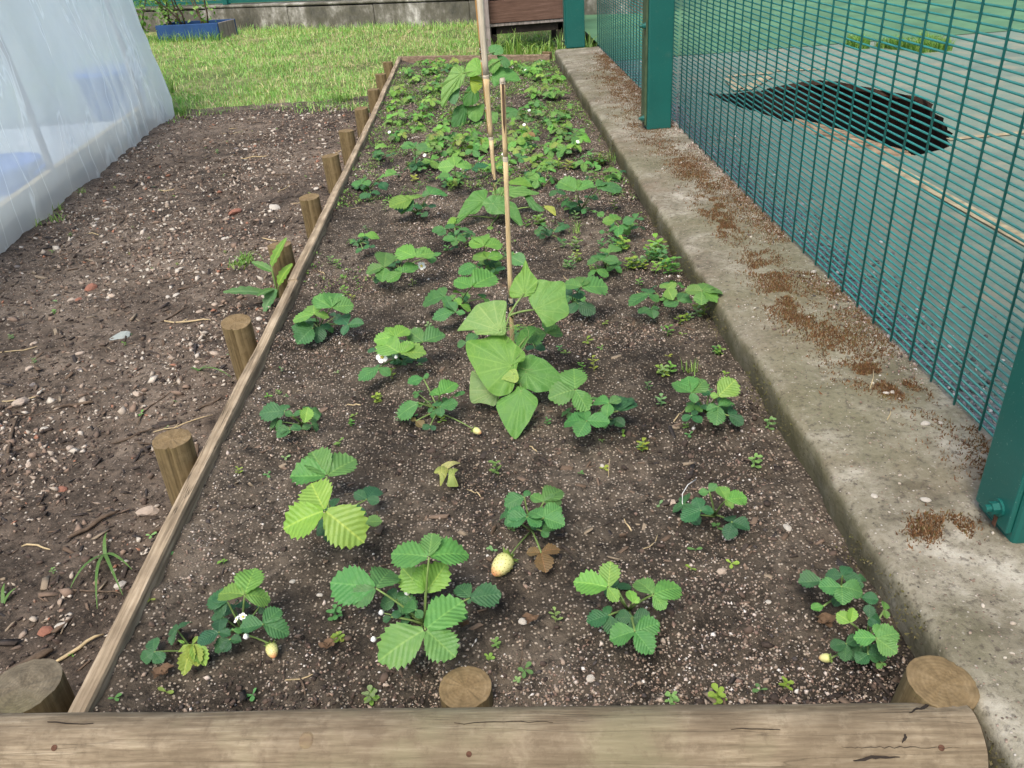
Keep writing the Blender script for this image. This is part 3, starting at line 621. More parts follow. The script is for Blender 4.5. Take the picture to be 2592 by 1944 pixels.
mb = MB(); mb.add([(x0-.03, sy-.06, z), (x1+.03, sy-.06, z), (x1+.03, sy+.66, z+.12), (x0-.03, sy+.66, z+.12), (x0-.03, sy-.06, z+.02), (x1+.03, sy-.06, z+.02), (x1+.03, sy+.66, z+.14), (x0-.03, sy+.66, z+.14)], [(0, 3, 2, 1), (4, 5, 6, 7), (0, 1, 5, 4), (2, 3, 7, 6), (0, 4, 7, 3), (1, 2, 6, 5)]); mb.build('roof', M['brownboard'], sh, loc=(-x0, -sy, -ZP), bevel=.004)
gp = empty('grey_post', (.068, sy-.06, ZP), 'grey weathered timber post standing against the brown coop', 'post')
mb = MB(); mb.box(-.022, .022, -.02, .02, -.05, 1.1); mb.build('upright', M['greyboard'], gp, bevel=.004)
mb = MB(); mb.box(-.02, .02, -.0225, -.0205, .2, .8); mb.build('weathered_strip', M['greyboard'], gp)

# ------------------------------------------------------------------ polytunnel
def build_tunnel():
    root = empty('polytunnel', (-1.8, 4.0, ZP), 'cloudy white polythene growing tunnel standing beside the soil path', 'polytunnel'); O = np.array([-1.8, 4.0, ZP])
    Y0, Y1 = .4, 4.84; ny, nz = 260, 90
    ysv = np.linspace(Y0, Y1, ny); Wd = 2.4; Ht = 1.75
    V = np.zeros((ny, nz, 3))
    for i, y in enumerate(ysv):
        q = np.linspace(0, 1, nz); xb = -1.655-.068*(y-2.73)
        # side leans in, then arches over to the other side
        th = q*math.pi; cx = xb-Wd/2
        ex = np.sign(np.cos(th))*np.abs(np.cos(th))**.55; ez = np.abs(np.sin(th))**.8
        x = cx+Wd/2*ex; z = ZP-.02+Ht*ez
        g = np.exp(-((y-Y1)/.16)**2)        # flare of the end flap
        hgt = np.clip((z-ZP)/.9, 0, 1)
        f1 = np.maximum(0, np.sin((y*1.0+z*.55)*11+2*fbm(y*1.7, z*1.3, 2, 81)))**10; f2 = np.maximum(0, np.sin((y*1.3-z*.8)*15+3*fbm(y*2, z*2, 2, 83)))**8
        f3 = np.maximum(0, np.sin(y*46+z*3+2*fbm(np.full(nz, y*3), z*3, 2, 85)))**3*np.exp(-((y-4.35)/.55)**2)
        d = .018*f1+.012*f2*(1-.6*hgt)+.020*f3*(1-.4*hgt)+.035*fbm(np.full(nz, y*1.5), z*1.5, 3, 87)
        side = (ex > 0)*1.0
        x = x+side*(d-.035*np.exp(-((z-.28)/.35)**2)*0)+side*g*(.03*(1-hgt)+.012)
        V[i, :, 0] = x; V[i, :, 1] = y+(.02*np.sin(z*14)*g); V[i, :, 2] = z
    link('side_sheet', mesh_np('side_sheet', (V-O).reshape(-1, 3), grid_faces(ny, nz), True), M['poly'], root)
    # end sheet
    E_ = V[-1]; n = nz//2; L = E_[:n]; Rr = E_[::-1][:n]; m = 24; EV = np.zeros((n, m, 3))
    for k in range(m):
        t = k/(m-1); EV[:, k] = L*(1-t)+Rr*t; EV[:, k, 1] += .03*math.sin(t*40)*(t*(1-t)*4)+.002
    link('end_sheet', mesh_np('end_sheet', (EV-O).reshape(-1, 3), grid_faces(n, m), True), M['poly'], root)
    for yy in (.6, 2.0, 3.4, 4.72):
        xb = -1.655-.068*(yy-2.73); cx = xb-Wd/2; pts = []
        for q in np.linspace(0, 1, 40):
            th = q*math.pi; ex = math.copysign(abs(math.cos(th))**.55, math.cos(th)); ez = abs(math.sin(th))**.8; pts.append((cx+(Wd/2-.075)*ex-O[0], yy-O[1], (Ht-.05)*ez-.03))
        hb = MB(); hb.tube(pts, .014, 10); hb.build('hoop', M['greyboard'], root, True)
    for s in (0, 1):
        rb = MB()
        for y0, y1 in ((.5, 4.7),):
            xs0 = -1.655-.068*(y0-2.73)-.065-s*2.27; xs1 = -1.655-.068*(y1-2.73)-.065-s*2.27
            rb.add([(xs0-.03, y0, ZP+.03), (xs0, y0, ZP+.03), (xs1, y1, ZP+.03), (xs1-.03, y1, ZP+.03), (xs0-.03, y0, ZP+.095), (xs0, y0, ZP+.095), (xs1, y1, ZP+.095), (xs1-.03, y1, ZP+.095)], [(0, 3, 2, 1), (4, 5, 6, 7), (0, 1, 5, 4), (2, 3, 7, 6), (0, 4, 7, 3), (1, 2, 6, 5)])
        rb.build('base_rail', M['bamboo'], root, loc=-O)
    gs = MB(); gs.add([(-1.60-O[0], .5-O[1], .026), (-1.86-O[0], 4.72-O[1], .026), (-4.05-O[0], 4.72-O[1], .026), (-3.9-O[0], .5-O[1], .026)], [(0, 1, 2, 3)]); gs.build('bounce_floor', M['bouncegrey'], root)  # added pale floor, bounces light up to brighten the sheet from inside
    return root
build_tunnel()
def tub(x, y, r, h, label, mat):
    root = empty('tub', (x, y, ZP-.01), label, 'tub', 'tubs inside the polytunnel'); mb = MB(); seg = 40; pr = [(.0, .0), (r*.82, 0), (r*.86, .01), (r, h-.03), (r*1.05, h-.03), (r*1.05, h), (r*.96, h), (r*.93, h-.05), (.0, h-.06)]
    V = []; 
    for a, b in pr:
        for q in range(seg): w = 2*math.pi*q/seg; V.append((a*math.cos(w), a*math.sin(w), b))
    mb.add(V, [(k*seg+q, k*seg+(q+1) % seg, (k+1)*seg+(q+1) % seg, (k+1)*seg+q) for k in range(len(pr)-1) for q in range(seg)]); mb.build('tub_body', mat, root, True)
    for s in (-1, 1):
        hb = MB(); hb.tube([(s*r*1.0, -.05, h-.05), (s*(r+.04), -.04, h-.02), (s*(r+.04), .04, h-.02), (s*r*1.0, .05, h-.05)], .008, 8); hb.build('tub_handle', mat, root, True)
d_ = ray(285, 225); P = CAM+(-2.10/d_[0])*d_; tub(P[0], P[1], .17, P[2]+.12-ZP, 'round blue tub seen dimly through the polythene near the tunnel corner', M['tubblue'])
d_ = ray(10, 480); P = CAM+(-2.02/d_[0])*d_; tub(P[0], P[1], .17, P[2]+.12-ZP, 'dark blue tub behind the polythene where a pale fold meets the rail', M['tubblue'])

# ------------------------------------------------------------------ grit, crumbs, stones
def ico():
    p = (1+5**.5)/2; v = np.array([(-1, p, 0), (1, p, 0), (-1, -p, 0), (1, -p, 0), (0, -1, p), (0, 1, p), (0, -1, -p), (0, 1, -p), (p, 0, -1), (p, 0, 1), (-p, 0, -1), (-p, 0, 1)])/math.sqrt(1+p*p)
    f = np.array([(0, 11, 5), (0, 5, 1), (0, 1, 7), (0, 7, 10), (0, 10, 11), (1, 5, 9), (5, 11, 4), (11, 10, 2), (10, 7, 6), (7, 1, 8), (3, 9, 4), (3, 4, 2), (3, 2, 6), (3, 6, 8), (3, 8, 9), (4, 9, 5), (2, 4, 11), (6, 2, 10), (8, 6, 7), (9, 8, 1)]); return v, f
IV, IF = ico()
def rot_rand(n, flat=1.0):
    q = rng.normal(size=(n, 4)); q[:, 1:3] *= flat; q /= np.linalg.norm(q, axis=1, keepdims=True); w, x, y, z = q.T
    return np.stack([1-2*(y*y+z*z), 2*(x*y-z*w), 2*(x*z+y*w), 2*(x*y+z*w), 1-2*(x*x+z*z), 2*(y*z-x*w), 2*(x*z-y*w), 2*(y*z+x*w), 1-2*(x*x+y*y)], 1).reshape(n, 3, 3)
def scatter(name, P, size, mat, squash=(.75, 1.0, .6), kind='stuff', flat=.35, sink=.25, base=None, parent=None):
    n = len(P); bv, bf_ = (IV, IF) if base is None else base
    sc_ = size[:, None]*np.array(squash)*rng.uniform(.7, 1.3, (n, 3)); V = bv[None]*(1+.22*rng.normal(size=(n, len(bv), 1)).clip(-1.2, 1.2))*sc_[:, None, :]
    V = np.einsum('nij,nkj->nki', rot_rand(n, flat), V)+P[:, None, :]; V[:, :, 2] += (sc_[:, 2]*(1-2*sink))[:, None]
    Fs = bf_[None]+(np.arange(n)*len(bv))[:, None, None]
    return tag(link(name, mesh_np(name, V.reshape(-1, 3), Fs.reshape(-1, bf_.shape[1])), mat, parent), kind=kind)
OCV = np.array([(1, 0, 0), (-1, 0, 0), (0, 1, 0), (0, -1, 0), (0, 0, 1), (0, 0, -1)], float); OCF = np.array([(0, 2, 4), (2, 1, 4), (1, 3, 4), (3, 0, 4), (2, 0, 5), (1, 2, 5), (3, 1, 5), (0, 3, 5)])
BOXV = np.array([(x, y, z) for z in (-1, 1) for y in (-1, 1) for x in (-1, 1)], float); BOXF = np.array([(0, 2, 3, 1), (4, 5, 7, 6), (0, 1, 5, 4), (2, 6, 7, 3), (0, 4, 6, 2), (1, 3, 7, 5)])
def bed_pts(n, ymax=5.2, p=2.0):
    y = .60+(ymax-.6)*rng.random(n)**p; x = XL+.03+(XK-XL-.035)*rng.random(n); k = y < yback(x)-.02; return x[k], y[k]
def keep_by(x, y, s, lo, hi, sc_=5):
    d = fbm(x*sc_, y*sc_, 3, s)*.9+.5; return rng.random(len(x)) < np.clip((d-lo)/(hi-lo), .06, 1)
x, y = bed_pts(105000, 5.2, 1.6); k = keep_by(x, y, 101, .26, .80); x, y = x[k], y[k]; sz = np.exp(rng.normal(math.log(.00135), .48, len(x))).clip(.0006, .0055)*(1+.18*(y-.6))
scatter('bed_grit', np.stack([x, y, zbed(x, y)], 1), sz, M['gravel'], base=(OCV, OCF))
x, y = bed_pts(16000, 4.6); k = keep_by(x, y, 111, .3, .8); x, y = x[k], y[k]; sz = np.exp(rng.normal(math.log(.0022), .55, len(x))).clip(.0008, .0075)
scatter('soil_crumbs', np.stack([x, y, zbed(x, y)], 1), sz, M['crumb'], (1.1, .8, .45))
x, y = bed_pts(3600, 3.6); k = keep_by(x, y, 131, .3, .8, 4); x, y = x[k], y[k]; sz = np.exp(rng.normal(math.log(.0042), .5, len(x))).clip(.002, .012)
scatter('bark_chips', np.stack([x, y, zbed(x, y)], 1), sz, M['chips'], (1, .36, .12), flat=.22, sink=.1, base=(BOXV, BOXF))
def path_pts(n, p=1.5):
    y = .55+(4.85-.55)*rng.random(n)**p; x = -1.75+(1.75-.60)*rng.random(n); return x, y
def off_tunnel(x, y): return x > -1.62-.068*(y-2.73)
x, y = path_pts(34000); k = off_tunnel(x, y) & keep_by(x, y, 141, .2, .8, 3); x, y = x[k], y[k]; sz = np.exp(rng.normal(math.log(.0032), .6, len(x))).clip(.0011, .013)
scatter('path_gravel', np.stack([x, y, zpath(x, y)], 1), sz, M['pgravel'], (.8, 1.15, .42), base=(OCV, OCF))
x, y = path_pts(10000); k = off_tunnel(x, y); x, y = x[k], y[k]; sz = np.exp(rng.normal(math.log(.0026), .5, len(x))).clip(.001, .008)
scatter('path_crumbs', np.stack([x, y, zpath(x, y)], 1), sz, M['crumb'], (1.1, .8, .42))
x, y = path_pts(3000, 1.4); k = off_tunnel(x, y); x, y = x[k], y[k]; sz = np.exp(rng.normal(math.log(.0065), .5, len(x))).clip(.003, .018)
scatter('path_bark_chips', np.stack([x, y, zpath(x, y)+.001], 1), sz, M['chips'], (1, .22, .10), flat=.2, sink=.1, base=(BOXV, BOXF))
n = 5200; x = .755+np.abs(rng.normal(0, .10, n)); y = .6+4.4*rng.random(n)**1.3; scatter('court_gravel', np.stack([x, y, np.zeros(n)], 1), np.exp(rng.normal(math.log(.0028), .5, n)).clip(.001, .009), M['courtgrit'])
# grit and moss on the kerb
ky = .3+4.9*rng.random(9000)**1.3; kx = .735-np.abs(rng.normal(0, .035, 9000)); k = (kx > XK+.03); kx, ky = kx[k], ky[k]; k = fbm(kx*4, ky*4, 3, 151) > -.25+.25*(ky < 1.6); kx, ky = kx[k], ky[k]
scatter('kerb_grit', np.stack([kx, ky, zk(kx, ky)], 1), np.exp(rng.normal(math.log(.0014), .45, len(kx))).clip(.0006, .005), M['gravel'])
ky = .3+4.9*rng.random(1300); kx = XK+.03+rng.random(1300)*.26
scatter('kerb_specks', np.stack([kx, ky, zk(kx, ky)], 1), np.exp(rng.normal(math.log(.0014), .5, 1300)).clip(.0006, .005), M['pgravel'])
TV = np.array([(-.25, 0, 0), (.25, 0, 0), (.1, 0, 1), (0, -.25, 0), (0, .25, 0), (.05, .1, .9)]); TF = np.array([(0, 1, 2), (3, 4, 5)])
moss_px = [((1905, 640), (2010, 800), 60), ((2010, 760), (2200, 960), 75), ((1780, 500), (1860, 600), 40), ((1700, 380), (1790, 480), 60), ((1560, 250), (1680, 380), 70), ((1510, 170), (1600, 260), 45), ((2310, 1340), (2440, 1330), 62), ((2190, 930), (2290, 990), 45)]
pts = []
for _ in range(26000):
    yy = .9+4.2*rng.random(); xx = .725-abs(rng.normal(0, .045))
    if xx > XK+.04 and fbm(xx*7, yy*3.5, 3, 163)+.35*fbm(xx*40, yy*40, 2, 165) > .04: pts.append(np.array([xx, yy, .061]))
for (u0, v0), (u1, v1), w in moss_px:
    n = 6500
    for _ in range(n):
        t = rng.random(); P = pz(u0+(u1-u0)*t+rng.normal(0, w*.45), v0+(v1-v0)*t+rng.normal(0, w*.30), .061)
        if XK+.03 < P[0] < .73 and 0 < P[1] < 5.2 and rng.random() < np.clip(.6+2.2*fbm(P[0]*30, P[1]*30, 3, 161), 0, 1)*(.35 if u0 == 2310 else 1): pts.append(P)
pts = np.array(pts); pts[:, 2] = zk(pts[:, 0], pts[:, 1])-.001
scatter('brown_moss', pts, rng.uniform(.003, .0066, len(pts)), M['moss'], (1, 1, 1.1), flat=.25, sink=.5, base=(TV, TF))
# green moss fringe on the kerb's bed side edge
n = 5200; y = .45+4.6*rng.random(n)**1.5; x = XK+.012-rng.random(n)*.030; z = np.where(x > XK, .05, .0)+rng.random(n)*.03; k = fbm(y*5, x*4, 3, 171) > -.1
z = np.where(x > XK+.002, .052, np.clip((x-XK+.02)/.02, 0, 1)*.045)
scatter('green_moss', np.stack([x, y, z], 1)[k], rng.uniform(.0022, .005, k.sum()), M['greenmoss'], (1, 1, 1.0), flat=.5, sink=.5, base=(TV, TF))

def stone_mesh(seed, n=2):
    r = np.random.default_rng(seed); bm = bmesh.new(); bmesh.ops.create_icosphere(bm, subdivisions=2, radius=1)
    d = [norm(r.normal(size=3)) for _ in range(9)]; hh = r.uniform(.62, .95, 9)
    for v in bm.verts:
        p = np.array(v.co); m = min([h/max(1e-6, np.dot(p, q)) if np.dot(p, q) > .05 else 9 for q, h in zip(d, hh)]+[1.0]); v.co = p*m*(1+.03*r.normal())
    me = bpy.data.meshes.new('stone'); bm.to_mesh(me); bm.free(); return me
SM = {}
def stone_of(mat, k):
    if (mat, k) not in SM:
        me = stone_mesh(k*13+len(mat)); me.materials.append(M[mat]); SM[(mat, k)] = me
    return SM[(mat, k)]
def place_stone(x, y, z, s, mat, label, group=None, flat=.55, rot=None, asp=1.3):
    o = link('stone', stone_of(mat, int(rng.integers(0, 5)))); o.location = (x, y, z+s*flat*.5); o.scale = (s*asp, s, s*flat); o.rotation_euler = (rng.normal(0, .15), rng.normal(0, .15), rng.random()*6.28 if rot is None else rot)
    return tag(o, label, 'stone', group)
special = [(592, 447, .022, 'whitestone', 'large white stone lying on the path near the edging board stakes', 0), (258, 727, .019, 'slate', 'flat pale grey slate fragment lying alone on dark path soil', 0), (197, 622, .018, 'brick', 'red brick fragment on the bare path beside white grit', 0), (507, 457, .02, 'brick', 'elongated reddish brown brick piece lying near the large white stone', 0),
           (97, 1362, .011, 'brick', 'small orange brick chip on the path near the corner stake', 0), (131, 1352, .008, 'whitestone', 'small white shell like stone beside the orange brick chip', 0), (318, 1100, .016, 'tanstone', 'rounded tan stone on the path against the edging board', 0), (45, 870, .02, 'tanstone', 'tan stone among pale path gravel beyond the dry sticks', 0)]
for u, v, s, m, lab, g in special:
    P = pz(u*DS, v*DS, ZP+.004); place_stone(P[0], P[1], float(zpath(P[0], P[1])), s, m, lab, flat=.30 if m == 'slate' else .5, rot=.5 if m == 'slate' else None, asp=1.7 if 'flat' in lab or 'elong' in lab else 1.3)
kc = {'whitestone': ('pale angular stone scattered on the bare soil path', 'pale stones on the path'), 'tanstone': ('tan weathered stone scattered on the bare soil path', 'tan stones on the path'), 'brick': ('reddish brick crumb scattered on the bare soil path', 'brick crumbs on the path'), 'greystone': ('dark grey stone half sunk in the bare soil path', 'dark stones on the path')}
nst = 0
while nst < 120:
    x, y = float(-1.7+1.08*rng.random()), float(.62+4.1*rng.random()**1.3)
    if not off_tunnel(x, y): continue
    m = rng.choice(['whitestone', 'tanstone', 'brick', 'greystone'], p=[.36, .42, .04, .18]); place_stone(x, y, float(zpath(x, y))-.002, float(rng.uniform(.005, .011)), m, kc[m][0], kc[m][1]); nst += 1
for u, v, s in [(1660, 1297, .004), (1700, 1145, .006), (1300, 1005, .004), (1575, 1155, .005), (630, 1250, .005), (690, 1285, .004), (1130, 1345, .006), (1560, 1230, .007), (1450, 1080, .007), (985, 520, .004), (1415, 1310, .004), (1275, 1460, .005)]:
    P = pz(u*DS, v*DS, 0); place_stone(P[0], P[1], float(zbed(P[0], P[1])), s, 'whitestone' if s < .0065 else 'tanstone', 'small pale stone lying on the dark soil between strawberry plants', 'small stones on the bed')
for u, v, s in [(1998, 917, .006), (2030, 1148 if False else 915, .004), (1915, 850, .005), (1998, 1082, .006), (1888, 1073, .005), (1928, 848, .005), (1728, 505, .006), (1620, 385, .007), (1660, 395, .005), (1757, 590, .008)]:
    P = pz(u*DS, v*DS, .061); place_stone(P[0], P[1], float(zk(P[0], P[1])), s, 'whitestone', 'white pebble resting on top of the concrete kerb', 'white pebbles on the kerb')
for u, v, s in [(2045, 1358, .019), (1920, 1178, .014)]:
    P = pz(u*DS, v*DS, .058); place_stone(P[0]+.004, P[1], .046, s, 'whitestone' if s > .015 else 'tanstone', 'large pale cobble bedded in the kerb edge near the stout stake' if s > .015 else 'lichened tan cobble bedded in the mossy kerb edge', flat=.5, asp=1.1)

# twigs
def twig(x, y, zf, L, a, r, label, group=None, mat='twig', z=0):
    pts = []; b = rng.normal(0, .25)
    for q in np.linspace(-.5, .5, 7):
        px = x+L*q*math.cos(a+b*q); p_y = y+L*q*math.sin(a+b*q); pts.append(np.array([px, p_y, float(zf(px, p_y))+r*1.1+.004*abs(q)+z+rng.normal(0, .0012)]))
    c = pts[3].copy(); mb = MB(); mb.tube([p-c for p in pts], [r*.6, r, r*.95, r, r*.9, r*.8, r*.4], 6)
    if L > .12: mb.tube([pts[2]-c, pts[2]-c+np.array([math.cos(a+.7)*L*.15, math.sin(a+.7)*L*.15, .004])], [r*.6, r*.3], 5)
    return tag(mb.build('twig', M[mat], None, True, c), label, 'twig', group)
sp_tw = [((0, 1225), (260, 1165), .0035), ((0, 1455), (120, 1410), .007), ((105, 1250 if False else 1425), (230, 1365), .003), ((290, 990), (305, 1000), .006)]
for (u0, v0), (u1, v1), r in [((10, 1462), (118, 1407), .007), ((118, 1432), (225, 1372), .0028), ((150, 1165), (260, 1105), .004), ((320, 1160), (400, 1120), .004), ((205, 870), (120, 885), .004), ((15, 990), (35, 905), .004)]:
    a_, b_ = pz(u0*DS, v0*DS, ZP), pz(u1*DS, v1*DS, ZP); m = (a_+b_)/2; d = b_-a_
    twig(m[0], m[1], zpath, float(np.hypot(d[0], d[1])), math.atan2(d[1], d[0]), r, 'brown stick lying on the near part of the soil path', 'sticks near the corner stake', 'twig' if r > .003 else 'straw')
nt = 0
while nt < 52:
    x, y = float(-1.65+1.05*rng.random()), float(.7+3.9*rng.random()**1.2)
    if not off_tunnel(x-.08, y): continue
    s = rng.random() < .3; twig(x, y, zpath, float(rng.uniform(.04, .13)), float(rng.normal(.35, .6)), float(rng.uniform(.001, .0028)), 'dry straw stalk lying on the soil path' if s else 'dark twig lying among the path gravel', 'dry straws on the path' if s else 'twigs on the path', 'straw' if s else 'twig'); nt += 1
for k in range(46):
    x, y = float(XL+.06+(XK-XL-.12)*rng.random()), float(.68+2.6*rng.random()**1.6)
    s = rng.random() < .5; twig(x, y, zbed, float(rng.uniform(.02, .055)), float(rng.random()*3.14), float(rng.uniform(.0006, .0014)), 'short dry straw lying on the strawberry bed soil' if s else 'short dark twig lying on the strawberry bed soil', 'straws on the bed' if s else 'twigs on the bed', 'straw' if s else 'twig')

#PLANTS#
# ------------------------------------------------------------------ strawberry plants
def leaflet_mesh(seed, teeth=8, fold=.10, cup=.10, droop=.12):
    r = np.random.default_rng(seed); m = 2*teeth+1; cols = [0, .22, .5, .78, 1.0]
    V = []; UV = []; idx = {}
    asym = r.normal(0, .07)
    for i in range(m):
        t = i/(m-1); tb = t
        wv = (.44+.05*((seed*7) % 5)/5)*(math.sin(math.pi*min(1, (tb*.93+.035))**1.18))**.72
        for sgn in (-1, 0, 1):
            for j, c in enumerate(cols):
                if (sgn == 0) != (j == 0): continue
                w = wv*(1+asym*sgn); tooth = 0; sh = 0
                if j == 4 and i not in (0,):
                    tooth = .040 if i % 2 == 0 else -.038; sh = .036 if i % 2 == 0 else -.012
                fwd = .10*c*c*(1-t)*.7
                y = sgn*(w*c+(tooth if j == 4 else 0)*min(1, t*3)); x = t*.96+.03*math.sin(math.pi*t)*0-fwd*.25+sh
                if i == m-1: x = .985-.035*c; y = sgn*.14*c+(.0)
                if i == m-1 and j == 0: x = 1.0
                ph = (t-.75*abs(y))*46
                z = fold*abs(y)*1.6-cup*(abs(y)**2)*1.1-droop*t*t+.003*math.sin(ph)*min(1, c*1.3)*(1 if j < 4 else .4)+.022*math.sin(7*t+seed*1.7)*c*sgn+.016*math.sin(11*t+seed*2.3)*c+.02*r.normal()*.3*c+(.010*r.normal() if j == 4 else 0)
                idx[(i, sgn, j)] = len(V); V.append((x, y, z)); UV.append((y, t))
    Fs = []
    for i in range(m-1):
        for sgn in (-1, 1):
            for j in range(4):
                g = lambda a, b: idx[(a, 0 if b == 0 else sgn, b)]
                q = (g(i, j), g(i+1, j), g(i+1, j+1), g(i, j+1)); Fs.append(q if sgn < 0 else q[::-1])
    me = mesh_np('leaflet', V, np.array(Fs), True, UV); me.materials.append(M['leaf']); return me
LM_ = [leaflet_mesh(s, teeth=7+s % 3, fold=.04+.07*(s % 4), cup=.05+.09*(s % 3), droop=.02+.08*(s % 5)) for s in range(18)]
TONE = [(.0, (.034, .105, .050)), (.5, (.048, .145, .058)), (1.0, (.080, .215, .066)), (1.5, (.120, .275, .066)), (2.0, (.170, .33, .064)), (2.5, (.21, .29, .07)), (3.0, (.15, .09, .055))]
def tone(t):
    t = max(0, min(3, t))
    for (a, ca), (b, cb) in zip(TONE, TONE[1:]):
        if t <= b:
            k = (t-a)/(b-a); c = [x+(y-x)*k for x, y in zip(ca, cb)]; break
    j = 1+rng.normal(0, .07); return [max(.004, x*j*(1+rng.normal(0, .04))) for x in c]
def stalk_obj(root, base, J, r=.0016, name='leaf', mat='stalk', sag=.4):
    base = np.asarray(base, float); J = np.asarray(J, float); d = J-base; mid = base+d*.5+np.array([0, 0, sag*np.linalg.norm(d)*.18])
    pts = [base*(1-t)**2+2*mid*t*(1-t)+J*t*t for t in (0, .25, .5, .75, 1)]; mb = MB(); mb.tube([p-BASE for p in pts], [r*1.25, r, r, r*.9, r*.8], 5)
    return mb.build(name, M[mat], root, True)
def leaflet_obj(par, J, tip, n, wr, color):
    d = tip-J; L = np.linalg.norm(d); d = d/L; n = norm(n-np.dot(n, d)*d); s = np.cross(n, d); w = L*wr
    J = J+d*L*.04
    mw = Matrix([[d[0]*L*.97, s[0]*w, n[0]*L, J[0]-BASE[0]], [d[1]*L*.97, s[1]*w, n[1]*L, J[1]-BASE[1]], [d[2]*L*.97, s[2]*w, n[2]*L, J[2]-BASE[2]], [0, 0, 0, 1]])
    o = link('leaflet', LM_[int(rng.integers(0, len(LM_)))], None, par); o.matrix_basis = mw; o.color = (*color, 1); return o
BASE = np.zeros(3)
NSTR = [0]
def strawberry(k, base, leaves, label, group=None, fruit=(), flowers=(), zfn=zbed, buds=(), wr=.96):
    """leaves: (junction xy in frame k, height, [tip xy ...], tone[, forward tilt]) in zoomed-photo pixels"""
    global BASE
    u, v = fr(k, *base); P = pz(u, v, 0); P = pz(u, v, float(zfn(P[0], P[1]))); BASE = P.copy()
    root = empty('strawberry_plant', P, label, 'strawberry plant', group)
    for lf in leaves:
        j, zj, tips, tn = lf[:4]; kt = lf[4] if len(lf) > 4 else .28+rng.normal(0, .06)
        J = pz(*fr(k, *j), zj); n = norm([rng.normal(0, .10), -kt, 1.0])
        st = stalk_obj(root, P+np.array([0, 0, .004]), J, .0015+.006*zj*.1)
        col = tone(tn)
        for tp in tips:
            T = pplane(*fr(k, *tp), J, n)+np.array([0, 0, rng.normal(0, .003)])
            nn = n+np.array([rng.normal(0, .14), rng.normal(0, .14), 0]); cj = [c*(1+rng.normal(0, .05)) for c in col]
            leaflet_obj(st, J, T, nn, wr*rng.uniform(.90, 1.06), cj)
    ne = 2 if P[1] < 1.05 else (4 if P[1] < 1.6 else 5)
    for q in range(ne):
        a = rng.random()*6.28; rr = rng.uniform(.012, .045); h = rng.uniform(.008, .034); J = P+np.array([math.cos(a)*rr, math.sin(a)*rr, h]); n = norm([math.cos(a)*.35+rng.normal(0, .2), math.sin(a)*.35-.15+rng.normal(0, .2), 1])
        st = stalk_obj(root, P, J, .0012); col = tone(rng.uniform(0, 1.5) if P[1] > 1.05 else rng.uniform(0, .6)); L = rng.uniform(.013, .026)
        for da in (0, 1.8, -1.8):
            d = np.array([math.cos(a+da), math.sin(a+da), 0]); d = norm(d-np.dot(d, n)*n); leaflet_obj(st, J, J+d*L, n+rng.normal(0, .15, 3), .95, col)
    for (c, tip, s0) in fruit: add_fruit(root, k, c, tip, s0, P)
    for (c, z, s, face) in flowers: add_flower(root, pz(*fr(k, *c), z), s, face, P)
    for (c, z) in buds:
        C = pz(*fr(k, *c), z); stalk_obj(root, P, C, .0009, 'flower_stalk'); mb = MB(); mb.tube([C-P+np.array([0, 0, -.004]), C-P, C-P+np.array([0, -.001, .005])], [.0015, .004, .0012], 8); mb.build('bud', M['petal'], root, True)
    NSTR[0] += 1; return root
def fruit_mesh(L, r):
    pr = [(0, 0), (.55, .03), (.85, .12), (1.0, .30), (.98, .48), (.84, .68), (.58, .86), (.28, .965), (0, 1.0)]; seg = 18; V = []; UV = []
    for a, b in pr:
        for q in range(seg):
            w = 2*math.pi*q/seg; V.append((r*a*math.cos(w)*(1+.04*math.sin(3*w)), r*a*math.sin(w), L*b)); UV.append((q/seg, b))
    Fs = [(i*seg+q, i*seg+(q+1) % seg, (i+1)*seg+(q+1) % seg, (i+1)*seg+q) for i in range(len(pr)-1) for q in range(seg)]
    return mesh_np('fruit', V, np.array(Fs), True, UV), pr
def add_fruit(root, k, c, tip, s0, P):
    C = pz(*fr(k, *c), .022 if s0 > .02 else .012); T = pz(*fr(k, *tip), .010 if s0 > .02 else .006); d = norm(T-C); L = np.linalg.norm(T-C); r = L*.38
    me, pr = fruit_mesh(L, r); q = Vector(d).to_track_quat('Z', 'Y').to_matrix().to_4x4(); mw = Matrix.Translation(Vector(C-P)) @ q
    fo = link('fruit', me, M['fruit'], root, mw=mw)
    sd = MB()
    if L > .02:
        for i in range(90):
            b = .06+.9*(i+.5)/90; w = i*2.39996; a = np.interp(b, [x[1] for x in pr], [x[0] for x in pr])*r*1.0; p = np.array([a*math.cos(w), a*math.sin(w), L*b]); nn = norm([math.cos(w), math.sin(w), .2]); sd.tube([p-nn*.0004, p+nn*.0004], min(.0008, L*.022), 5)
        sd.build('seeds', M['seed'], fo)
    cx = MB()
    for i in range(8):
        w = i*.785; a = np.array([math.cos(w), math.sin(w), 0]); b = np.array([-a[1], a[0], 0]); rr = r*1.05
        cx.add([a*.1*rr+b*.25*rr, a*.1*rr-b*.25*rr, a*rr*.7-b*.2*rr+np.array([0, 0, .05*L]), a*rr*1.15+np.array([0, 0, -.08*L]), a*rr*.7+b*.2*rr+np.array([0, 0, .05*L])], [(0, 1, 2, 3, 4)])
    co = cx.build('calyx', M['leaf'], fo); co.color = (.10, .19, .05, 1)
    stalk_obj(root, P, C, .0013, 'fruit_stalk', sag=.3)
PET = None
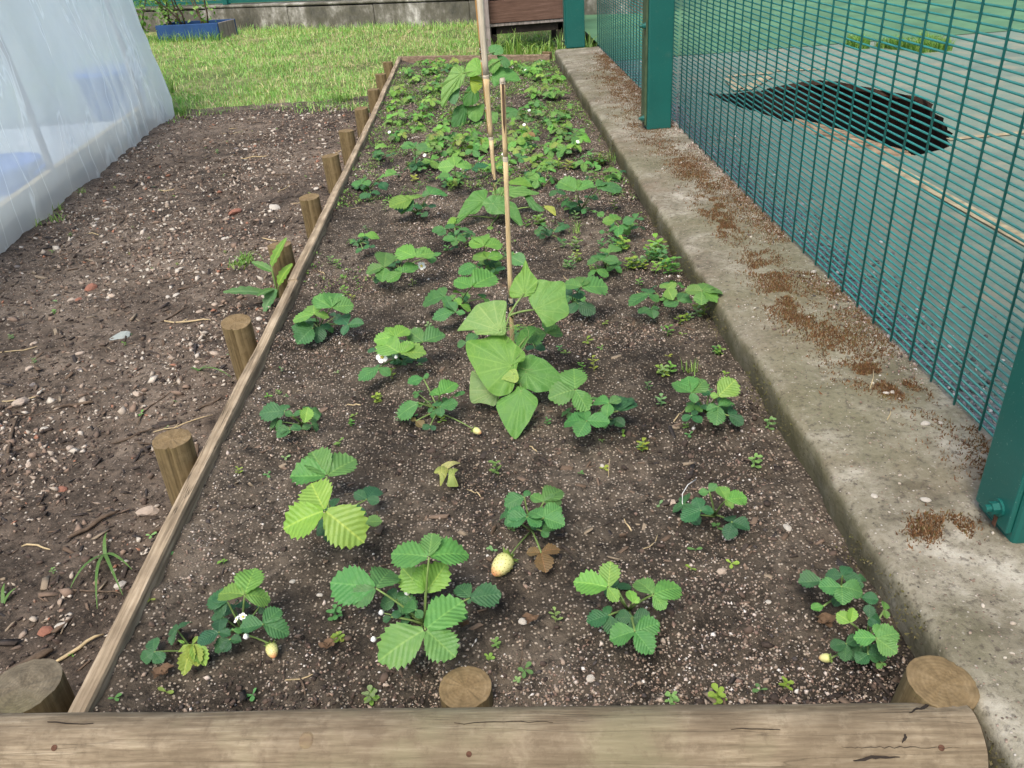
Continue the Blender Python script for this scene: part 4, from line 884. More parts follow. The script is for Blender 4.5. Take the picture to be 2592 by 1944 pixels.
def add_flower(root, C, s, face, P):
    global PET
    n = norm(np.array(face)); a = norm(np.cross(n, [0.2, .1, 1])); b = np.cross(n, a)
    fl = stalk_obj(root, P, C-n*.001, .001, 'flower_stalk')
    for i in range(5):
        w = i*1.2566+.3; d = math.cos(w)*a+math.sin(w)*b; t = np.cross(n, d); mb = MB(); c0 = C-P
        V = [c0+d*s*.16]+[c0+d*s*(.16+.84*q)+t*s*wd+n*s*(.10*q*q+.05*abs(wd)) for q, wd in ((.3, .30), (.65, .45), (.92, .28), (1.0, 0), (.92, -.28), (.65, -.45), (.3, -.30))]
        mb.add(V, [tuple(range(8))]); mb.build('petal', M['petal'], fl, True)
    mb = MB(); mb.tube([C-P, C-P+n*s*.16, C-P+n*s*.26], [s*.30, s*.26, s*.1], 12); mb.build('flower_centre', M['yellow'], fl, True)

strawberry('h', (960, 1130), [((970, 690), .078, [(665, 600), (1075, 355), (1258, 640)], 1.75, .35), ((780, 770), .052, [(552, 720), (585, 890), (650, 640)], .2), ((1180, 1020), .055, [(908, 1050), (1370, 830), (1450, 1090)], .75), ((680, 1110), .035, [(690, 935), (440, 1215), (810, 1140)], .05), ((805, 1190), .028, [(720, 1325), (925, 1195), (615, 1300)], .1), ((1130, 830), .03, [(1100, 800), (1180, 880)], .1), ((840, 1080), .045, [(800, 1050), (950, 1060)], 1.0)],
    'strawberry plant with bright upper leaf and drooping yellow green fruit near the edging board', fruit=[((1260, 1240), (1300, 1395), .015)], flowers=[((950, 935), .055, .0055, (.5, -.2, .8)), ((880, 965), .05, .005, (-.6, -.1, .7))], buds=[((985, 1155), .03)])
strawberry('h', (400, 1330), [((385, 1240), .03, [(250, 1520), (440, 1480), (215, 1305), (530, 1460), (450, 1160)], 2.3, .1), ((230, 1200), .02, [(180, 1160), (290, 1200)], 2.2)], 'small pale yellowing strawberry seedling wilting beside the plant with drooping fruit', wr=.62)
strawberry('b', (610, 850), [((632, 465), .105, [(418, 425), (650, 335), (848, 410)], 1.1, .30), ((335, 640), .07, [(75, 595), (420, 480), (190, 700)], .95, .3), ((612, 870), .075, [(820, 690), (340, 1015), (780, 1020)], 1.45, .45), ((612, 660), .05, [(470, 510), (735, 515), (600, 500)], 1.9, 1.6), ((450, 700), .035, [(355, 725), (400, 645), (560, 740), (500, 655)], .55), ((860, 695), .045, [(790, 615), (1035, 660), (850, 720)], .35), ((420, 800), .025, [(375, 830), (470, 770)], .1), ((790, 800), .025, [(850, 790), (730, 850)], .2), ((520, 950), .02, [(525, 1055)], 1.3), ((560, 760), .05, [(480, 720), (590, 800)], .6)],
    'largest strawberry plant, with broad light green leaves behind the flush stake', buds=[((365, 775), .03), ((322, 925), .02), ((510, 665), .04)])
strawberry('b', (1752, 775), [((1635, 635), .062, [(1450, 600), (1650, 500), (1690, 705)], 1.75, .35), ((1888, 675), .055, [(1800, 570), (2038, 608), (1960, 740)], 1.4, .35), ((1785, 880), .035, [(1640, 905), (1925, 825), (1885, 995)], .95, .3), ((1640, 790), .03, [(1515, 830), (1625, 732), (1665, 880)], .15), ((1775, 720), .05, [(1762, 630), (1810, 705)], 1.8, 1.0)],
    'strawberry plant with four trifoliate leaves spread flat, between the big plant and kerb side plants')
strawberry('c', (1180, 700), [((1190, 630), .062, [(1062, 635), (1328, 640), (1195, 738)], 1.0, .3), ((1195, 570), .05, [(1100, 555), (1235, 505), (1305, 600)], .25), ((1080, 597), .04, [(948, 600)], .6), ((1090, 738), .025, [(1020, 752)], 1.4), ((1300, 690), .03, [(1400, 700), (1250, 680)], .2)], 'dark leaved strawberry plant against the kerb, above the plant beside the stout stake')
strawberry('c', (1330, 950), [((1385, 918), .065, [(1258, 905), (1515, 885), (1500, 1005), (1420, 845)], 1.15, .3), ((1215, 950), .035, [(1128, 965), (1215, 1032), (1290, 930)], .25), ((1345, 805), .045, [(1430, 800), (1385, 870), (1345, 745)], .35), ((1240, 830), .07, [(1165, 775), (1262, 765)], 1.9, 1.0), ((1340, 1010), .03, [(1275, 1050), (1400, 1050), (1450, 1010)], .3), ((1430, 760), .035, [(1450, 800), (1440, 710)], 1.5), ((1420, 1060), .02, [(1440, 1075), (1390, 1085)], 1.2)],
    'bushy strawberry plant growing against the stout stake by the kerb', fruit=[((1130, 1030), (1062, 1030), .012)])
strawberry('a', (1850, 290), [((1818, 205), .10, [(1575, 290), (1735, 40), (2015, 335)], 1.95, .45), ((1830, 10), .07, [(1625, 15), (1745, -125), (1985, -110)], 1.2, .4), ((2055, 140), .04, [(1982, 100), (2110, 55), (2125, 160)], .15), ((2035, 275), .03, [(2138, 252)], 1.2), ((1830, 300), .022, [(1775, 345), (1880, 375)], .15), ((1990, 215), .03, [(2050, 215), (2000, 170)], .1)], 'strawberry plant with the brightest yellow green leaf held high')
strawberry('b', (1205, 320), [((1275, 155), .062, [(1200, 108), (1372, 58), (1375, 142)], 1.2, .4), ((1165, 128), .055, [(1055, 155), (1190, 92)], .6), ((1180, 240), .05, [(1070, 205), (1068, 268), (1262, 292)], .75), ((1275, 245), .056, [(1195, 182), (1372, 178), (1392, 282)], .95), ((1262, 318), .03, [(1345, 285), (1300, 358)], .75), ((1260, 440), .02, [(1178, 440), (1358, 405), (1285, 540)], 2.95, .1)],
    'strawberry plant bearing the large cream unripe fruit and one reddish leaf', fruit=[((1085, 458), (992, 568), .03)])
strawberry('c', (480, 240), [((545, 145), .062, [(508, 62), (662, 140), (575, 205)], 1.75, .35), ((402, 205), .05, [(375, 128), (292, 235), (475, 220)], .3), ((578, 270), .026, [(552, 212), (675, 300), (548, 342)], .15), ((450, 100), .05, [(390, 112), (485, 72)], 1.0)], 'small strawberry plant ringed by a white string loop near the kerb')
strawberry('e', (1530, 1045), [((1515, 1030), .055, [(1382, 995), (1645, 1035), (1465, 1120), (1500, 960)], .85), ((1450, 855), .085, [(1315, 890), (1445, 738), (1525, 955)], 1.1, .4), ((1640, 930), .065, [(1550, 885), (1708, 900), (1625, 990)], .95), ((1690, 975), .05, [(1772, 900), (1650, 870), (1730, 880)], .15), ((1660, 1020), .03, [(1728, 1055), (1650, 1060)], .1)], 'full dark green strawberry plant standing kerb side of the big climber')
strawberry('f', (430, 985), [((350, 872), .075, [(242, 812), (428, 800), (375, 925), (325, 778)], 1.0, .35), ((500, 892), .065, [(597, 808), (455, 880)], 1.75, .6), ((500, 950), .048, [(435, 965), (588, 930), (495, 1040)], .75), ((560, 1000), .03, [(642, 1045), (600, 960)], .3), ((350, 1000), .03, [(298, 1010), (408, 1045), (380, 975)], .3), ((450, 860), .04, [(420, 900), (470, 850)], .3)], 'strawberry plant with a folded bright leaf, close to the kerb beside the flat stone')
strawberry('e', (690, 985), [((690, 885), .062, [(640, 850), (720, 815), (785, 810)], 1.3), ((695, 950), .04, [(660, 915), (795, 930), (700, 1000)], .8), ((575, 930), .04, [(442, 975), (560, 925)], .9), ((600, 790), .05, [(512, 815), (635, 788)], .95), ((640, 1055), .02, [(598, 1078), (668, 1075)], .2), ((780, 880), .05, [(830, 870), (800, 900)], .8), ((560, 1030), .015, [(600, 1060), (530, 1020)], 2.9)], 'loose strawberry plant with runner and yellow fruit, path side of the big climber', fruit=[((880, 1075), (925, 1100), .012)])
strawberry('e', (470, 690), [((470, 650), .07, [(350, 575), (540, 588), (612, 640)], 1.75, .4), ((440, 560), .085, [(325, 565), (400, 505), (515, 505)], 1.9, .5), ((600, 588), .065, [(520, 530), (575, 505), (718, 528)], .95, .4), ((350, 735), .04, [(235, 795), (325, 700), (415, 755)], .75), ((560, 690), .03, [(498, 700), (625, 690)], .1), ((330, 640), .04, [(290, 630), (380, 620)], .3)], 'strawberry plant with one open white flower facing out', flowers=[((370, 672), .055, .0125, (-.15, -.75, .6))], buds=[((448, 672), .06)])
strawberry('d', (1790, 520), [((1760, 432), .07, [(1632, 445), (1745, 345), (1838, 425)], 1.75, .35), ((1858, 395), .085, [(1758, 338), (1885, 292), (1978, 360)], 1.2, .45), ((1750, 510), .04, [(1632, 500), (1665, 588), (1700, 465)], .6), ((1950, 490), .05, [(1902, 430), (2038, 490), (1915, 540)], .45), ((1790, 500), .03, [(1855, 500), (1780, 570)], .3)], 'strawberry plant near the edging board with one leaf held up on a tall stalk')
strawberry('d', (1690, 1055), [((1590, 975), .032, [(1445, 970), (1605, 930), (1555, 1005)], .6), ((1622, 1078), .03, [(1548, 1085), (1690, 1062), (1550, 1120)], .7), ((1705, 1040), .045, [(1725, 955)], 1.9, 1.0), ((1640, 1000), .03, [(1685, 992), (1600, 1000)], .8), ((1735, 1035), .03, [(1772, 1030)], .8)], 'sparse low strawberry plant nearest the edging board past the split stake')
strawberry('e', (800, 395), [((872, 278), .09, [(775, 240), (855, 190), (1005, 198)], 1.4, .5), ((720, 330), .05, [(585, 348), (690, 285), (742, 372)], .8), ((780, 420), .045, [(648, 440), (738, 362), (835, 430)], 1.0), ((940, 345), .05, [(920, 310), (970, 360)], 1.2), ((810, 380), .04, [(780, 350), (870, 390)], 1.7)], 'tall stalked strawberry plant just behind the left leaf of the big climber')
strawberry('e', (1440, 375), [((1482, 280), .085, [(1385, 238), (1638, 248), (1505, 212)], 1.15, .5), ((1465, 372), .04, [(1415, 402), (1562, 412), (1480, 350)], .2), ((1430, 330), .05, [(1400, 300), (1500, 330)], .3)], 'strawberry plant half hidden behind the upright leaf of the big climber')
strawberry('e', (1190, 575), [((1290, 540), .08, [(1155, 560), (1388, 530), (1335, 465)], 1.2, .4), ((1225, 620), .03, [(1285, 632), (1170, 610)], .1), ((840, 590), .05, [(785, 595), (905, 548)], .75)], 'strawberry plant tucked behind the cane foot under the big climber')
strawberry('f', (190, 355), [((112, 322), .05, [(0, 350), (100, 275), (168, 348)], .9), ((215, 290), .065, [(178, 255), (264, 262), (245, 345)], 1.85), ((280, 360), .045, [(198, 395), (312, 315), (355, 372)], .85), ((125, 400), .03, [(50, 420), (175, 390), (140, 446)], .4), ((410, 302), .075, [(315, 290), (450, 235), (520, 265), (405, 368), (500, 345)], 1.55, .35)], 'strawberry plant whose big bright leaf overhangs the kerb edge')
strawberry('e', (1620, 175), [((1600, 130), .05, [(1515, 155), (1560, 80), (1695, 130)], .95), ((1640, 90), .06, [(1590, 70), (1700, 60)], 1.3), ((1570, 185), .03, [(1520, 200), (1640, 195)], 1.1), ((1680, 165), .04, [(1700, 190), (1650, 140)], .7)], 'rounded strawberry plant wrapped in pale chickweed near the kerb')
strawberry('e', (470, 195), [((555, 112), .085, [(448, 58), (660, 62), (560, 40)], 1.55, .5), ((382, 170), .055, [(275, 172), (398, 85), (365, 235)], 1.2), ((480, 200), .05, [(395, 245), (572, 160), (450, 170)], 1.2), ((640, 110), .06, [(698, 85), (650, 150)], 1.3), ((360, 215), .03, [(330, 245), (410, 240)], .4)], 'spreading strawberry plant with a white flower beyond the tall stalked one', flowers=[((590, 162), .05, .011, (.3, -.7, .5))])
strawberry('e', (960, 175), [((940, 50), .09, [(855, 25), (1045, 30), (920, -45)], 1.6, .5), ((960, 120), .065, [(878, 90), (1045, 100), (950, 80)], 1.7), ((900, 160), .04, [(795, 182), (935, 145)], .8), ((1090, 110), .055, [(1165, 140), (1070, 75)], 1.0), ((1000, 180), .03, [(1060, 190), (980, 200)], .3)], 'upright bright strawberry plant leaning against the cane foot')
# plants of the middle rows, leaf by leaf
MID = [('j', (880, 900), [((1040, 620), .085, [(925, 600), (1120, 460), (1275, 560)], 1.0, .45), ((800, 680), .065, [(470, 790), (640, 660), (905, 570)], 1.8, .4), ((810, 770), .05, [(660, 690), (680, 830), (930, 790)], .2), ((1010, 780), .045, [(950, 760), (1130, 790)], .2), ((640, 800), .035, [(530, 820), (640, 870)], .3), ((930, 890), .025, [(850, 900), (1010, 930)], .3)], 'wide strawberry plant with a yellow green leaf lying behind a dark one'),
 ('j', (1410, 1230), [((1255, 1100), .05, [(1070, 1100), (1380, 1020), (1160, 1180)], .9), ((1410, 1250), .045, [(1225, 1240), (1555, 1230), (1380, 1335)], 1.0), ((1450, 1120), .05, [(1390, 1160), (1590, 1100), (1480, 1080)], .8), ((1380, 1360), .02, [(1320, 1390), (1440, 1350)], .2), ((1620, 1170), .03, [(1540, 1200), (1680, 1180)], .7)], 'neat strawberry plant with fan shaped leaves before the second climber'),
 ('k', (940, 860), [((880, 560), .095, [(630, 430), (840, 400), (1110, 470)], 1.35, .45), ((1150, 520), .09, [(1300, 440), (1520, 450), (1000, 500)], .95, .5), ((620, 560), .06, [(500, 600), (640, 490), (720, 610)], .55), ((1050, 660), .045, [(990, 640), (1190, 670)], .1), ((900, 740), .04, [(790, 790), (970, 700)], .3), ((1010, 820), .025, [(960, 850), (1060, 780)], .9), ((1180, 870), .02, [(1100, 880), (1250, 920)], 1.1), ((1250, 510), .08, [(1330, 520), (1190, 560)], 1.7)], 'vigorous strawberry plant with a tall serrated leaf canopy near the kerb'),
 ('k', (1560, 1180), [((1420, 980), .06, [(1250, 985), (1390, 880), (1510, 960)], 1.6), ((1470, 1080), .045, [(1325, 1080), (1610, 1040), (1460, 1180)], .8), ((1700, 960), .06, [(1530, 990), (1700, 900), (1830, 960)], .8), ((1760, 1070), .035, [(1640, 1080), (1850, 1060)], .2), ((1280, 1150), .02, [(1200, 1160), (1340, 1120)], .9)], 'low strawberry plant beside the kerb in front of the tall canopied one'),
 ('k', (490, 1200), [((370, 1120), .045, [(295, 1150), (400, 1060)], .7), ((420, 1060), .05, [(370, 1000), (520, 1040), (450, 1090)], 1.0), ((640, 1130), .035, [(570, 1140), (740, 1110)], .5), ((440, 1190), .02, [(370, 1220), (510, 1180)], .6), ((680, 1270), .015, [(610, 1280), (740, 1250)], .6)], 'straggly strawberry plant between the second climber and the tuft of grass'),
 ('j', (200, 560), [((90, 470), .055, [(-60, 500), (70, 350), (220, 440)], .9), ((400, 370), .085, [(310, 330), (570, 285)], 1.5, .5), ((330, 470), .045, [(245, 470), (460, 430), (430, 530)], .3), ((210, 600), .025, [(70, 670), (350, 600)], .4)], 'strawberry plant with a raised pale leaf, edging board side of the yellow green one'),
 ('j', (60, 1320), [((130, 1200), .06, [(30, 1185), (325, 1165), (180, 1150)], 1.6, .5), ((100, 1380), .03, [(0, 1420), (190, 1370), (60, 1340)], .4), ((200, 1340), .03, [(120, 1330), (270, 1365)], .2)], 'little strawberry plant with a flat topped leaf close to the edging board'),
 ('j', (1400, 420), [((1390, 220), .11, [(1155, 250), (1360, 60), (1610, 115)], 1.6, .45), ((1310, 380), .045, [(1145, 350), (1310, 300), (1440, 330)], 1.2), ((1640, 250), .04, [(1510, 250), (1700, 300), (1860, 210)], .3)], 'strawberry plant with a star shaped upright leaf before the second cane'),
 ('j', (850, 300), [((840, 200), .03, [(740, 210), (920, 190), (800, 260)], .15), ((835, -40), .10, [(640, -60), (800, -130), (1010, -70)], .9, .5), ((930, 260), .02, [(1000, 240), (880, 290)], 1.2)], 'long stalked strawberry plant with a white bud beyond the raised pale leaf'),
 ('j', (330, 130), [((300, 60), .05, [(225, 70), (330, -10), (400, 40)], .7), ((500, 60), .04, [(430, 90), (560, 40)], .4), ((340, -40), .07, [(260, -70), (440, -60), (350, -110)], 1.6, .5)], 'compact strawberry plant near the edging board before the weedy rows'),
 ('k', (300, 400), [((220, 340), .035, [(145, 330), (330, 340), (260, 420)], .25), ((80, 110), .07, [(0, 40), (200, 90), (120, 160)], 1.0), ((390, 240), .05, [(330, 230), (460, 220)], 1.5)], 'strawberry plant behind the second climber beside yellow weeds'),
 ('k', (1370, 400), [((1350, 300), .07, [(1250, 300), (1400, 235), (1490, 290)], 1.6), ((1340, 350), .05, [(1270, 390), (1460, 340), (1320, 420)], 1.8), ((1130, 290), .05, [(1035, 300), (1195, 280)], 1.4), ((1060, 370), .025, [(1000, 380), (1120, 370)], .4)], 'yellow green round leaved strawberry plant against the kerb')]
for k, b, lv, lab in MID: strawberry(k, b, lv, lab)

def random_strawberry(x, y, size, label, group, bright=1.0, nl=None):
    global BASE
    P = np.array([x, y, float(zbed(x, y))]); BASE = P.copy(); root = empty('strawberry_plant', P, label, 'strawberry plant', group)
    n = nl or int(rng.integers(5, 9)); a0 = rng.random()*6.28
    for i in range(n):
        a = a0+i*2.4+rng.normal(0, .3); h = size*rng.uniform(.25, 1.0)*(1.15 if i > n-3 else .8); rr = size*rng.uniform(.25, .85)
        J = P+np.array([math.cos(a)*rr, math.sin(a)*rr, h]); n_ = norm([math.cos(a)*.3+rng.normal(0, .15), math.sin(a)*.3-.22+rng.normal(0, .15), 1]); st = stalk_obj(root, P, J, .0015)
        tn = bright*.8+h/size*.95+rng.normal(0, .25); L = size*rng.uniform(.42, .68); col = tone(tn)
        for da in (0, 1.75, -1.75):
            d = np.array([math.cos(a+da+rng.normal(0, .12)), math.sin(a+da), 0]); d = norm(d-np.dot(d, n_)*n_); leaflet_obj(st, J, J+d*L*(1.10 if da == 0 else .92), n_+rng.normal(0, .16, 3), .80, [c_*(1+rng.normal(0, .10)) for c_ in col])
    if rng.random() < .12: add_flower(root, P+np.array([rng.normal(0, size*.5), -size*.5, size*.8]), .007, (rng.normal(0, .3), -.6, .7), P)
FAR = [('i', 330, 985), ('i', 430, 800), ('i', 330, 770), ('i', 480, 660), ('i', 580, 600), ('i', 400, 500), ('i', 540, 510), ('i', 830, 470), ('i', 700, 690), ('i', 600, 880), ('i', 640, 740), ('i', 1370, 600), ('i', 1470, 780), ('i', 1600, 790), ('i', 1430, 860), ('i', 1560, 990), ('i', 1660, 950), ('i', 1560, 660), ('i', 1480, 640), ('i', 1360, 450), ('i', 760, 560), ('i', 1290, 560), ('i', 1390, 1110), ('i', 1130, 1180), ('i', 1720, 1130), ('i', 1560, 1210), ('i', 1710, 1230), ('i', 1280, 1290), ('i', 480, 1060), ('i', 880, 1140), ('i', 620, 1170), ('i', 980, 1180), ('i', 730, 1220), ('i', 560, 1320), ('i', 1480, 1330), ('i', 1180, 1390), ('i', 420, 620), ('i', 650, 520), ('i', 690, 590), ('i', 1380, 960), ('i', 1080, 1330), ('i', 1480, 560), ('i', 700, 1100), ('i', 1330, 1180), ('i', 300, 880), ('i', 530, 960), ('i', 760, 980), ('i', 1640, 1060), ('i', 1300, 1060), ('i', 1850, 1330), ('i', 350, 1120), ('i', 1500, 1480), ('i', 760, 1480), ('i', 900, 1240), ('m', 740, 560), ('m', 900, 430)]
for k, u, v in FAR:
    P = pz(*fr(k, u, v), 0)
    if P[1] > yback(P[0])-.05 or not (XL+.05 < P[0] < XK-.02): continue
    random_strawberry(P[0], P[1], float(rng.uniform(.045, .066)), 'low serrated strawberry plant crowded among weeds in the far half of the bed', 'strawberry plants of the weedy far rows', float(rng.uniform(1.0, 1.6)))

# ------------------------------------------------------------------ climbing plants with big heart shaped leaves, bamboo canes
def outline_leaf(par, P, k, j, out, J3, n, color, bend=.10, name='leaf'):
    """leaf blade whose outline lies in its own tilted plane through J3"""
    O = np.array([pplane(*fr(k, *o), J3, n) for o in out]); seg = []; N = 8
    m = len(O)
    # rounded outline by Catmull-Rom
    for i in range(m):
        p0, p1, p2, p3 = O[i-1], O[i], O[(i+1) % m], O[(i+2) % m]
        for t in np.linspace(0, 1, N, endpoint=False):
            c = .5*((2*p1)+(-p0+p2)*t+(2*p0-5*p1+4*p2-p3)*t*t+(-p0+3*p1-3*p2+p3)*t**3); lin = p1+(p2-p1)*t; seg.append(c*.88+lin*.12)
    seg = np.array(seg); K = len(seg); L = np.linalg.norm(seg-J3, axis=1).max(); rings = 8; V = [J3-P]; vein = [1.0]
    vidx = [int(q*N) for q in range(m)]; ph = rng.random()*6
    for r in range(1, rings+1):
        t = r/rings
        for q in range(K):
            d = min(min(abs(q-w), K-abs(q-w)) for w in vidx); vf = max(0, 1-d/2.0); rad = np.linalg.norm(seg[q]-J3)
            off = -bend*2.0*L*t*t*(rad/L)**2+.05*L*float(fbm(seg[q][0]*40+t*2, seg[q][2]*40+t*3, 2, 7))*t+.020*L*math.sin(q*2*math.pi/K*9+ph)*t*t-.010*L*vf*math.sin(math.pi*t)+.006*L*math.sin(r*2.6+q*.9)*(1-vf)
            V.append(J3+(seg[q]-J3)*t+n*off-P); vein.append(vf*(1-.3*t))
    Fq = []
    for r in range(rings-1):
        for q in range(K):
            a = 1+r*K+q; b = 1+r*K+(q+1) % K; Fq.append((a, a+K, b+K, b))
    for q in range(0, K): Fq.append((0, 1+q, 1+(q+1) % K))
    me = bpy.data.meshes.new(name); me.from_pydata([tuple(v) for v in V], [], Fq); me.polygons.foreach_set('use_smooth', [True]*len(Fq))
    at = me.attributes.new('vein', 'FLOAT', 'POINT'); at.data.foreach_set('value', np.array(vein, np.float32))
    o = link(name, me, M['bigleaf'], par); o.color = (color[0]*1.32, color[1]*1.22, color[2]*1.1, 1); return o
def climber(k, base, y0, leaves, label, tendril=True, stemtop=None):
    global BASE
    P = pz(*fr(k, *base), .002); BASE = P.copy(); root = empty('climbing_plant', P, label, 'climbing plant', 'climbing plants at the canes')
    top = np.array([.02 if stemtop is None else stemtop[0], P[1]-.005, .17 if stemtop is None else stemtop[1]]); stem_pts = [P+(top-P)*t+np.array([.012*math.sin(t*6), -.006, 0]) for t in np.linspace(0, 1, 9)]
    mb = MB(); mb.tube([p-P for p in stem_pts], [.003]*5+[.0026, .0022, .0018, .001], 7); mb.build('stem', M['stalk'], root, True)
    for (j, dy, out, face, col) in leaves:
        J3 = py(*fr(k, *j), P[1]+dy); tc = norm(CAM-J3); n = norm(tc*face+np.array([rng.normal(0, .1), -.1, 1.0])*(1-face)); sp_ = min(stem_pts, key=lambda q: np.linalg.norm(q-J3)+.6*max(0, q[2]-J3[2]))
        st = stalk_obj(root, sp_, J3, .0021, 'leaf_stalk', sag=.6); outline_leaf(st, P, k, j, out, J3, n, col)
    if tendril:
        for s in (0, 1, 2):
            c0 = stem_pts[5+s]; pts = [c0+np.array([.02*t*math.cos(s*2+t*5)+.01*t, -.015*t+.012*t*math.sin(t*7), .05*t*math.sin(2*t+s)])-P for t in np.linspace(0, 1.6, 16)]; mb = MB(); mb.tube(pts, .0006, 4); mb.build('tendril', M['stalk'], root, True)
    return root
G1, G2, G3, G4 = (.085, .215, .042), (.10, .235, .065), (.065, .19, .048), (.125, .25, .085)
climber('e', (1110, 870), 0, [
    ((1165, 318), .02, [(1100, 340), (1082, 300), (1110, 230), (1150, 180), (1172, 120), (1200, 185), (1240, 240), (1225, 300), (1195, 330)], .75, (.10, .235, .05)),
    ((1222, 408), .0, [(1190, 345), (1230, 235), (1310, 238), (1392, 240), (1400, 320), (1418, 420), (1350, 470), (1292, 500), (1245, 440)], .75, G2),
    ((1025, 525), -.02, [(1060, 540), (1000, 548), (900, 540), (870, 505), (785, 510), (830, 450), (900, 365), (990, 345), (1062, 350), (1060, 440)], .65, G4),
    ((1092, 722), -.06, [(1110, 830), (1085, 870), (1022, 886), (960, 850), (900, 760), (845, 650), (842, 568), (940, 555), (1040, 528), (1120, 600), (1168, 645), (1165, 690), (1130, 710)], .72, G1),
    ((1175, 760), -.045, [(1130, 815), (1128, 770), (1140, 685), (1190, 655), (1250, 668), (1330, 720), (1420, 830), (1330, 845), (1250, 866), (1180, 850)], .6, G3),
    ((1148, 866), -.09, [(1100, 870), (1130, 838), (1165, 845), (1232, 895), (1238, 940), (1180, 1040), (1112, 1112), (1060, 1060), (1005, 940), (1040, 895)], .55, (.07, .20, .045)),
    ((1012, 860), -.05, [(1020, 880), (1000, 940), (930, 925), (868, 918), (858, 850), (870, 735), (920, 780)], .6, (.12, .22, .09)),
    ((1110, 770), -.075, [(1135, 790), (1115, 815), (1060, 800), (1035, 790), (1085, 745), (1120, 740)], .7, (.16, .28, .07)),
    ((1180, 560), .03, [(1120, 590), (1150, 520), (1210, 480), (1235, 510), (1200, 560), (1150, 620)], .3, G3)],
    'climbing plant with big angular heart shaped leaves at the foot of the short cane')
climber('g', (985, 560), 0, [
    ((910, 440), -.02, [(925, 380), (905, 355), (830, 368), (770, 430), (735, 485), (690, 560), (700, 575), (790, 530), (870, 500)], .45, G3),
    ((960, 460), -.05, [(905, 480), (890, 450), (930, 405), (1000, 395), (1080, 425), (1140, 475), (1182, 600), (1120, 560), (1040, 530), (940, 525)], .5, (.075, .20, .065)),
    ((1010, 380), .02, [(955, 385), (1000, 350), (1060, 328), (1160, 325), (1285, 345), (1200, 380), (1120, 405), (1050, 402)], .35, (.085, .21, .06)),
    ((1080, 320), .06, [(1055, 322), (1100, 285), (1150, 263), (1200, 280), (1235, 322), (1150, 325)], .45, (.09, .22, .04)),
    ((1180, 395), .03, [(1170, 380), (1230, 400), (1260, 440), (1325, 485), (1260, 492), (1210, 460)], .4, (.05, .15, .05)),
    ((1320, 480), .03, [(1312, 478), (1350, 470), (1390, 478), (1402, 530), (1370, 520)], .5, (.20, .27, .06)),
    ((690, 560), -.06, [(700, 552), (665, 555), (640, 590), (660, 605), (700, 585)], .5, (.10, .24, .035)),
    ((935, 640), -.10, [(905, 660), (930, 615), (965, 620), (940, 650)], .4, (.09, .2, .05))],
    'low climbing plant with drooping heart shaped leaves at the foot of the long grey cane', stemtop=(.03, .12))
far_l = [((990, 560), -.02, [(1000, 480), (960, 448), (905, 490), (878, 540), (895, 600), (950, 606), (1005, 580)], .6, (.11, .27, .055)), ((850, 590), -.03, [(882, 580), (840, 525), (785, 525), (740, 600), (690, 690), (680, 800), (700, 838), (770, 740), (840, 690)], .65, (.12, .26, .08)),
    ((1100, 630), .0, [(1085, 640), (1110, 560), (1180, 520), (1270, 550), (1315, 620), (1240, 640), (1170, 645), (1115, 690)], .55, (.07, .215, .06)), ((1110, 500), .02, [(1060, 500), (1090, 470), (1150, 475), (1160, 515), (1110, 575), (1070, 560)], .6, (.09, .24, .055)),
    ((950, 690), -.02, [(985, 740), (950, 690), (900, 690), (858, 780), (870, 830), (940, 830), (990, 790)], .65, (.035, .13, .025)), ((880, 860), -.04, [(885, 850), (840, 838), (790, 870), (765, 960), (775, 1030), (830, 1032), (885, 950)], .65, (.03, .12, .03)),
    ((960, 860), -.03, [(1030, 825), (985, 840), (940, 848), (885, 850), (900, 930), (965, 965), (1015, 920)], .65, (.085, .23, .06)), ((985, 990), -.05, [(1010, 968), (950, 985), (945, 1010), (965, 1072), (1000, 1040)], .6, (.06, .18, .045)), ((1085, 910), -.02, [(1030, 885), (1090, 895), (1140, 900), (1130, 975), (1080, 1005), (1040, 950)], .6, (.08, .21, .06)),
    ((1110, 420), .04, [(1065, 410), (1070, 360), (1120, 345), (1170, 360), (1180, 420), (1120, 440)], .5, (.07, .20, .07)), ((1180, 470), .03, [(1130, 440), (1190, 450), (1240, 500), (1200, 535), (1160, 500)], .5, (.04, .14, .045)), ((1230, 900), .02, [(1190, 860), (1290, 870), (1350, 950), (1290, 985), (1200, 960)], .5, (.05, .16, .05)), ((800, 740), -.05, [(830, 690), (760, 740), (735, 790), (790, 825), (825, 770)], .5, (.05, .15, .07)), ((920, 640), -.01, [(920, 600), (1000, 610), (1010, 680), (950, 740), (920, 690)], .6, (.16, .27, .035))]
climber('i', (1045, 960), 0, far_l, 'tall bushy climbing plant with many heart shaped leaves round the orange cane', stemtop=(.02, .42))

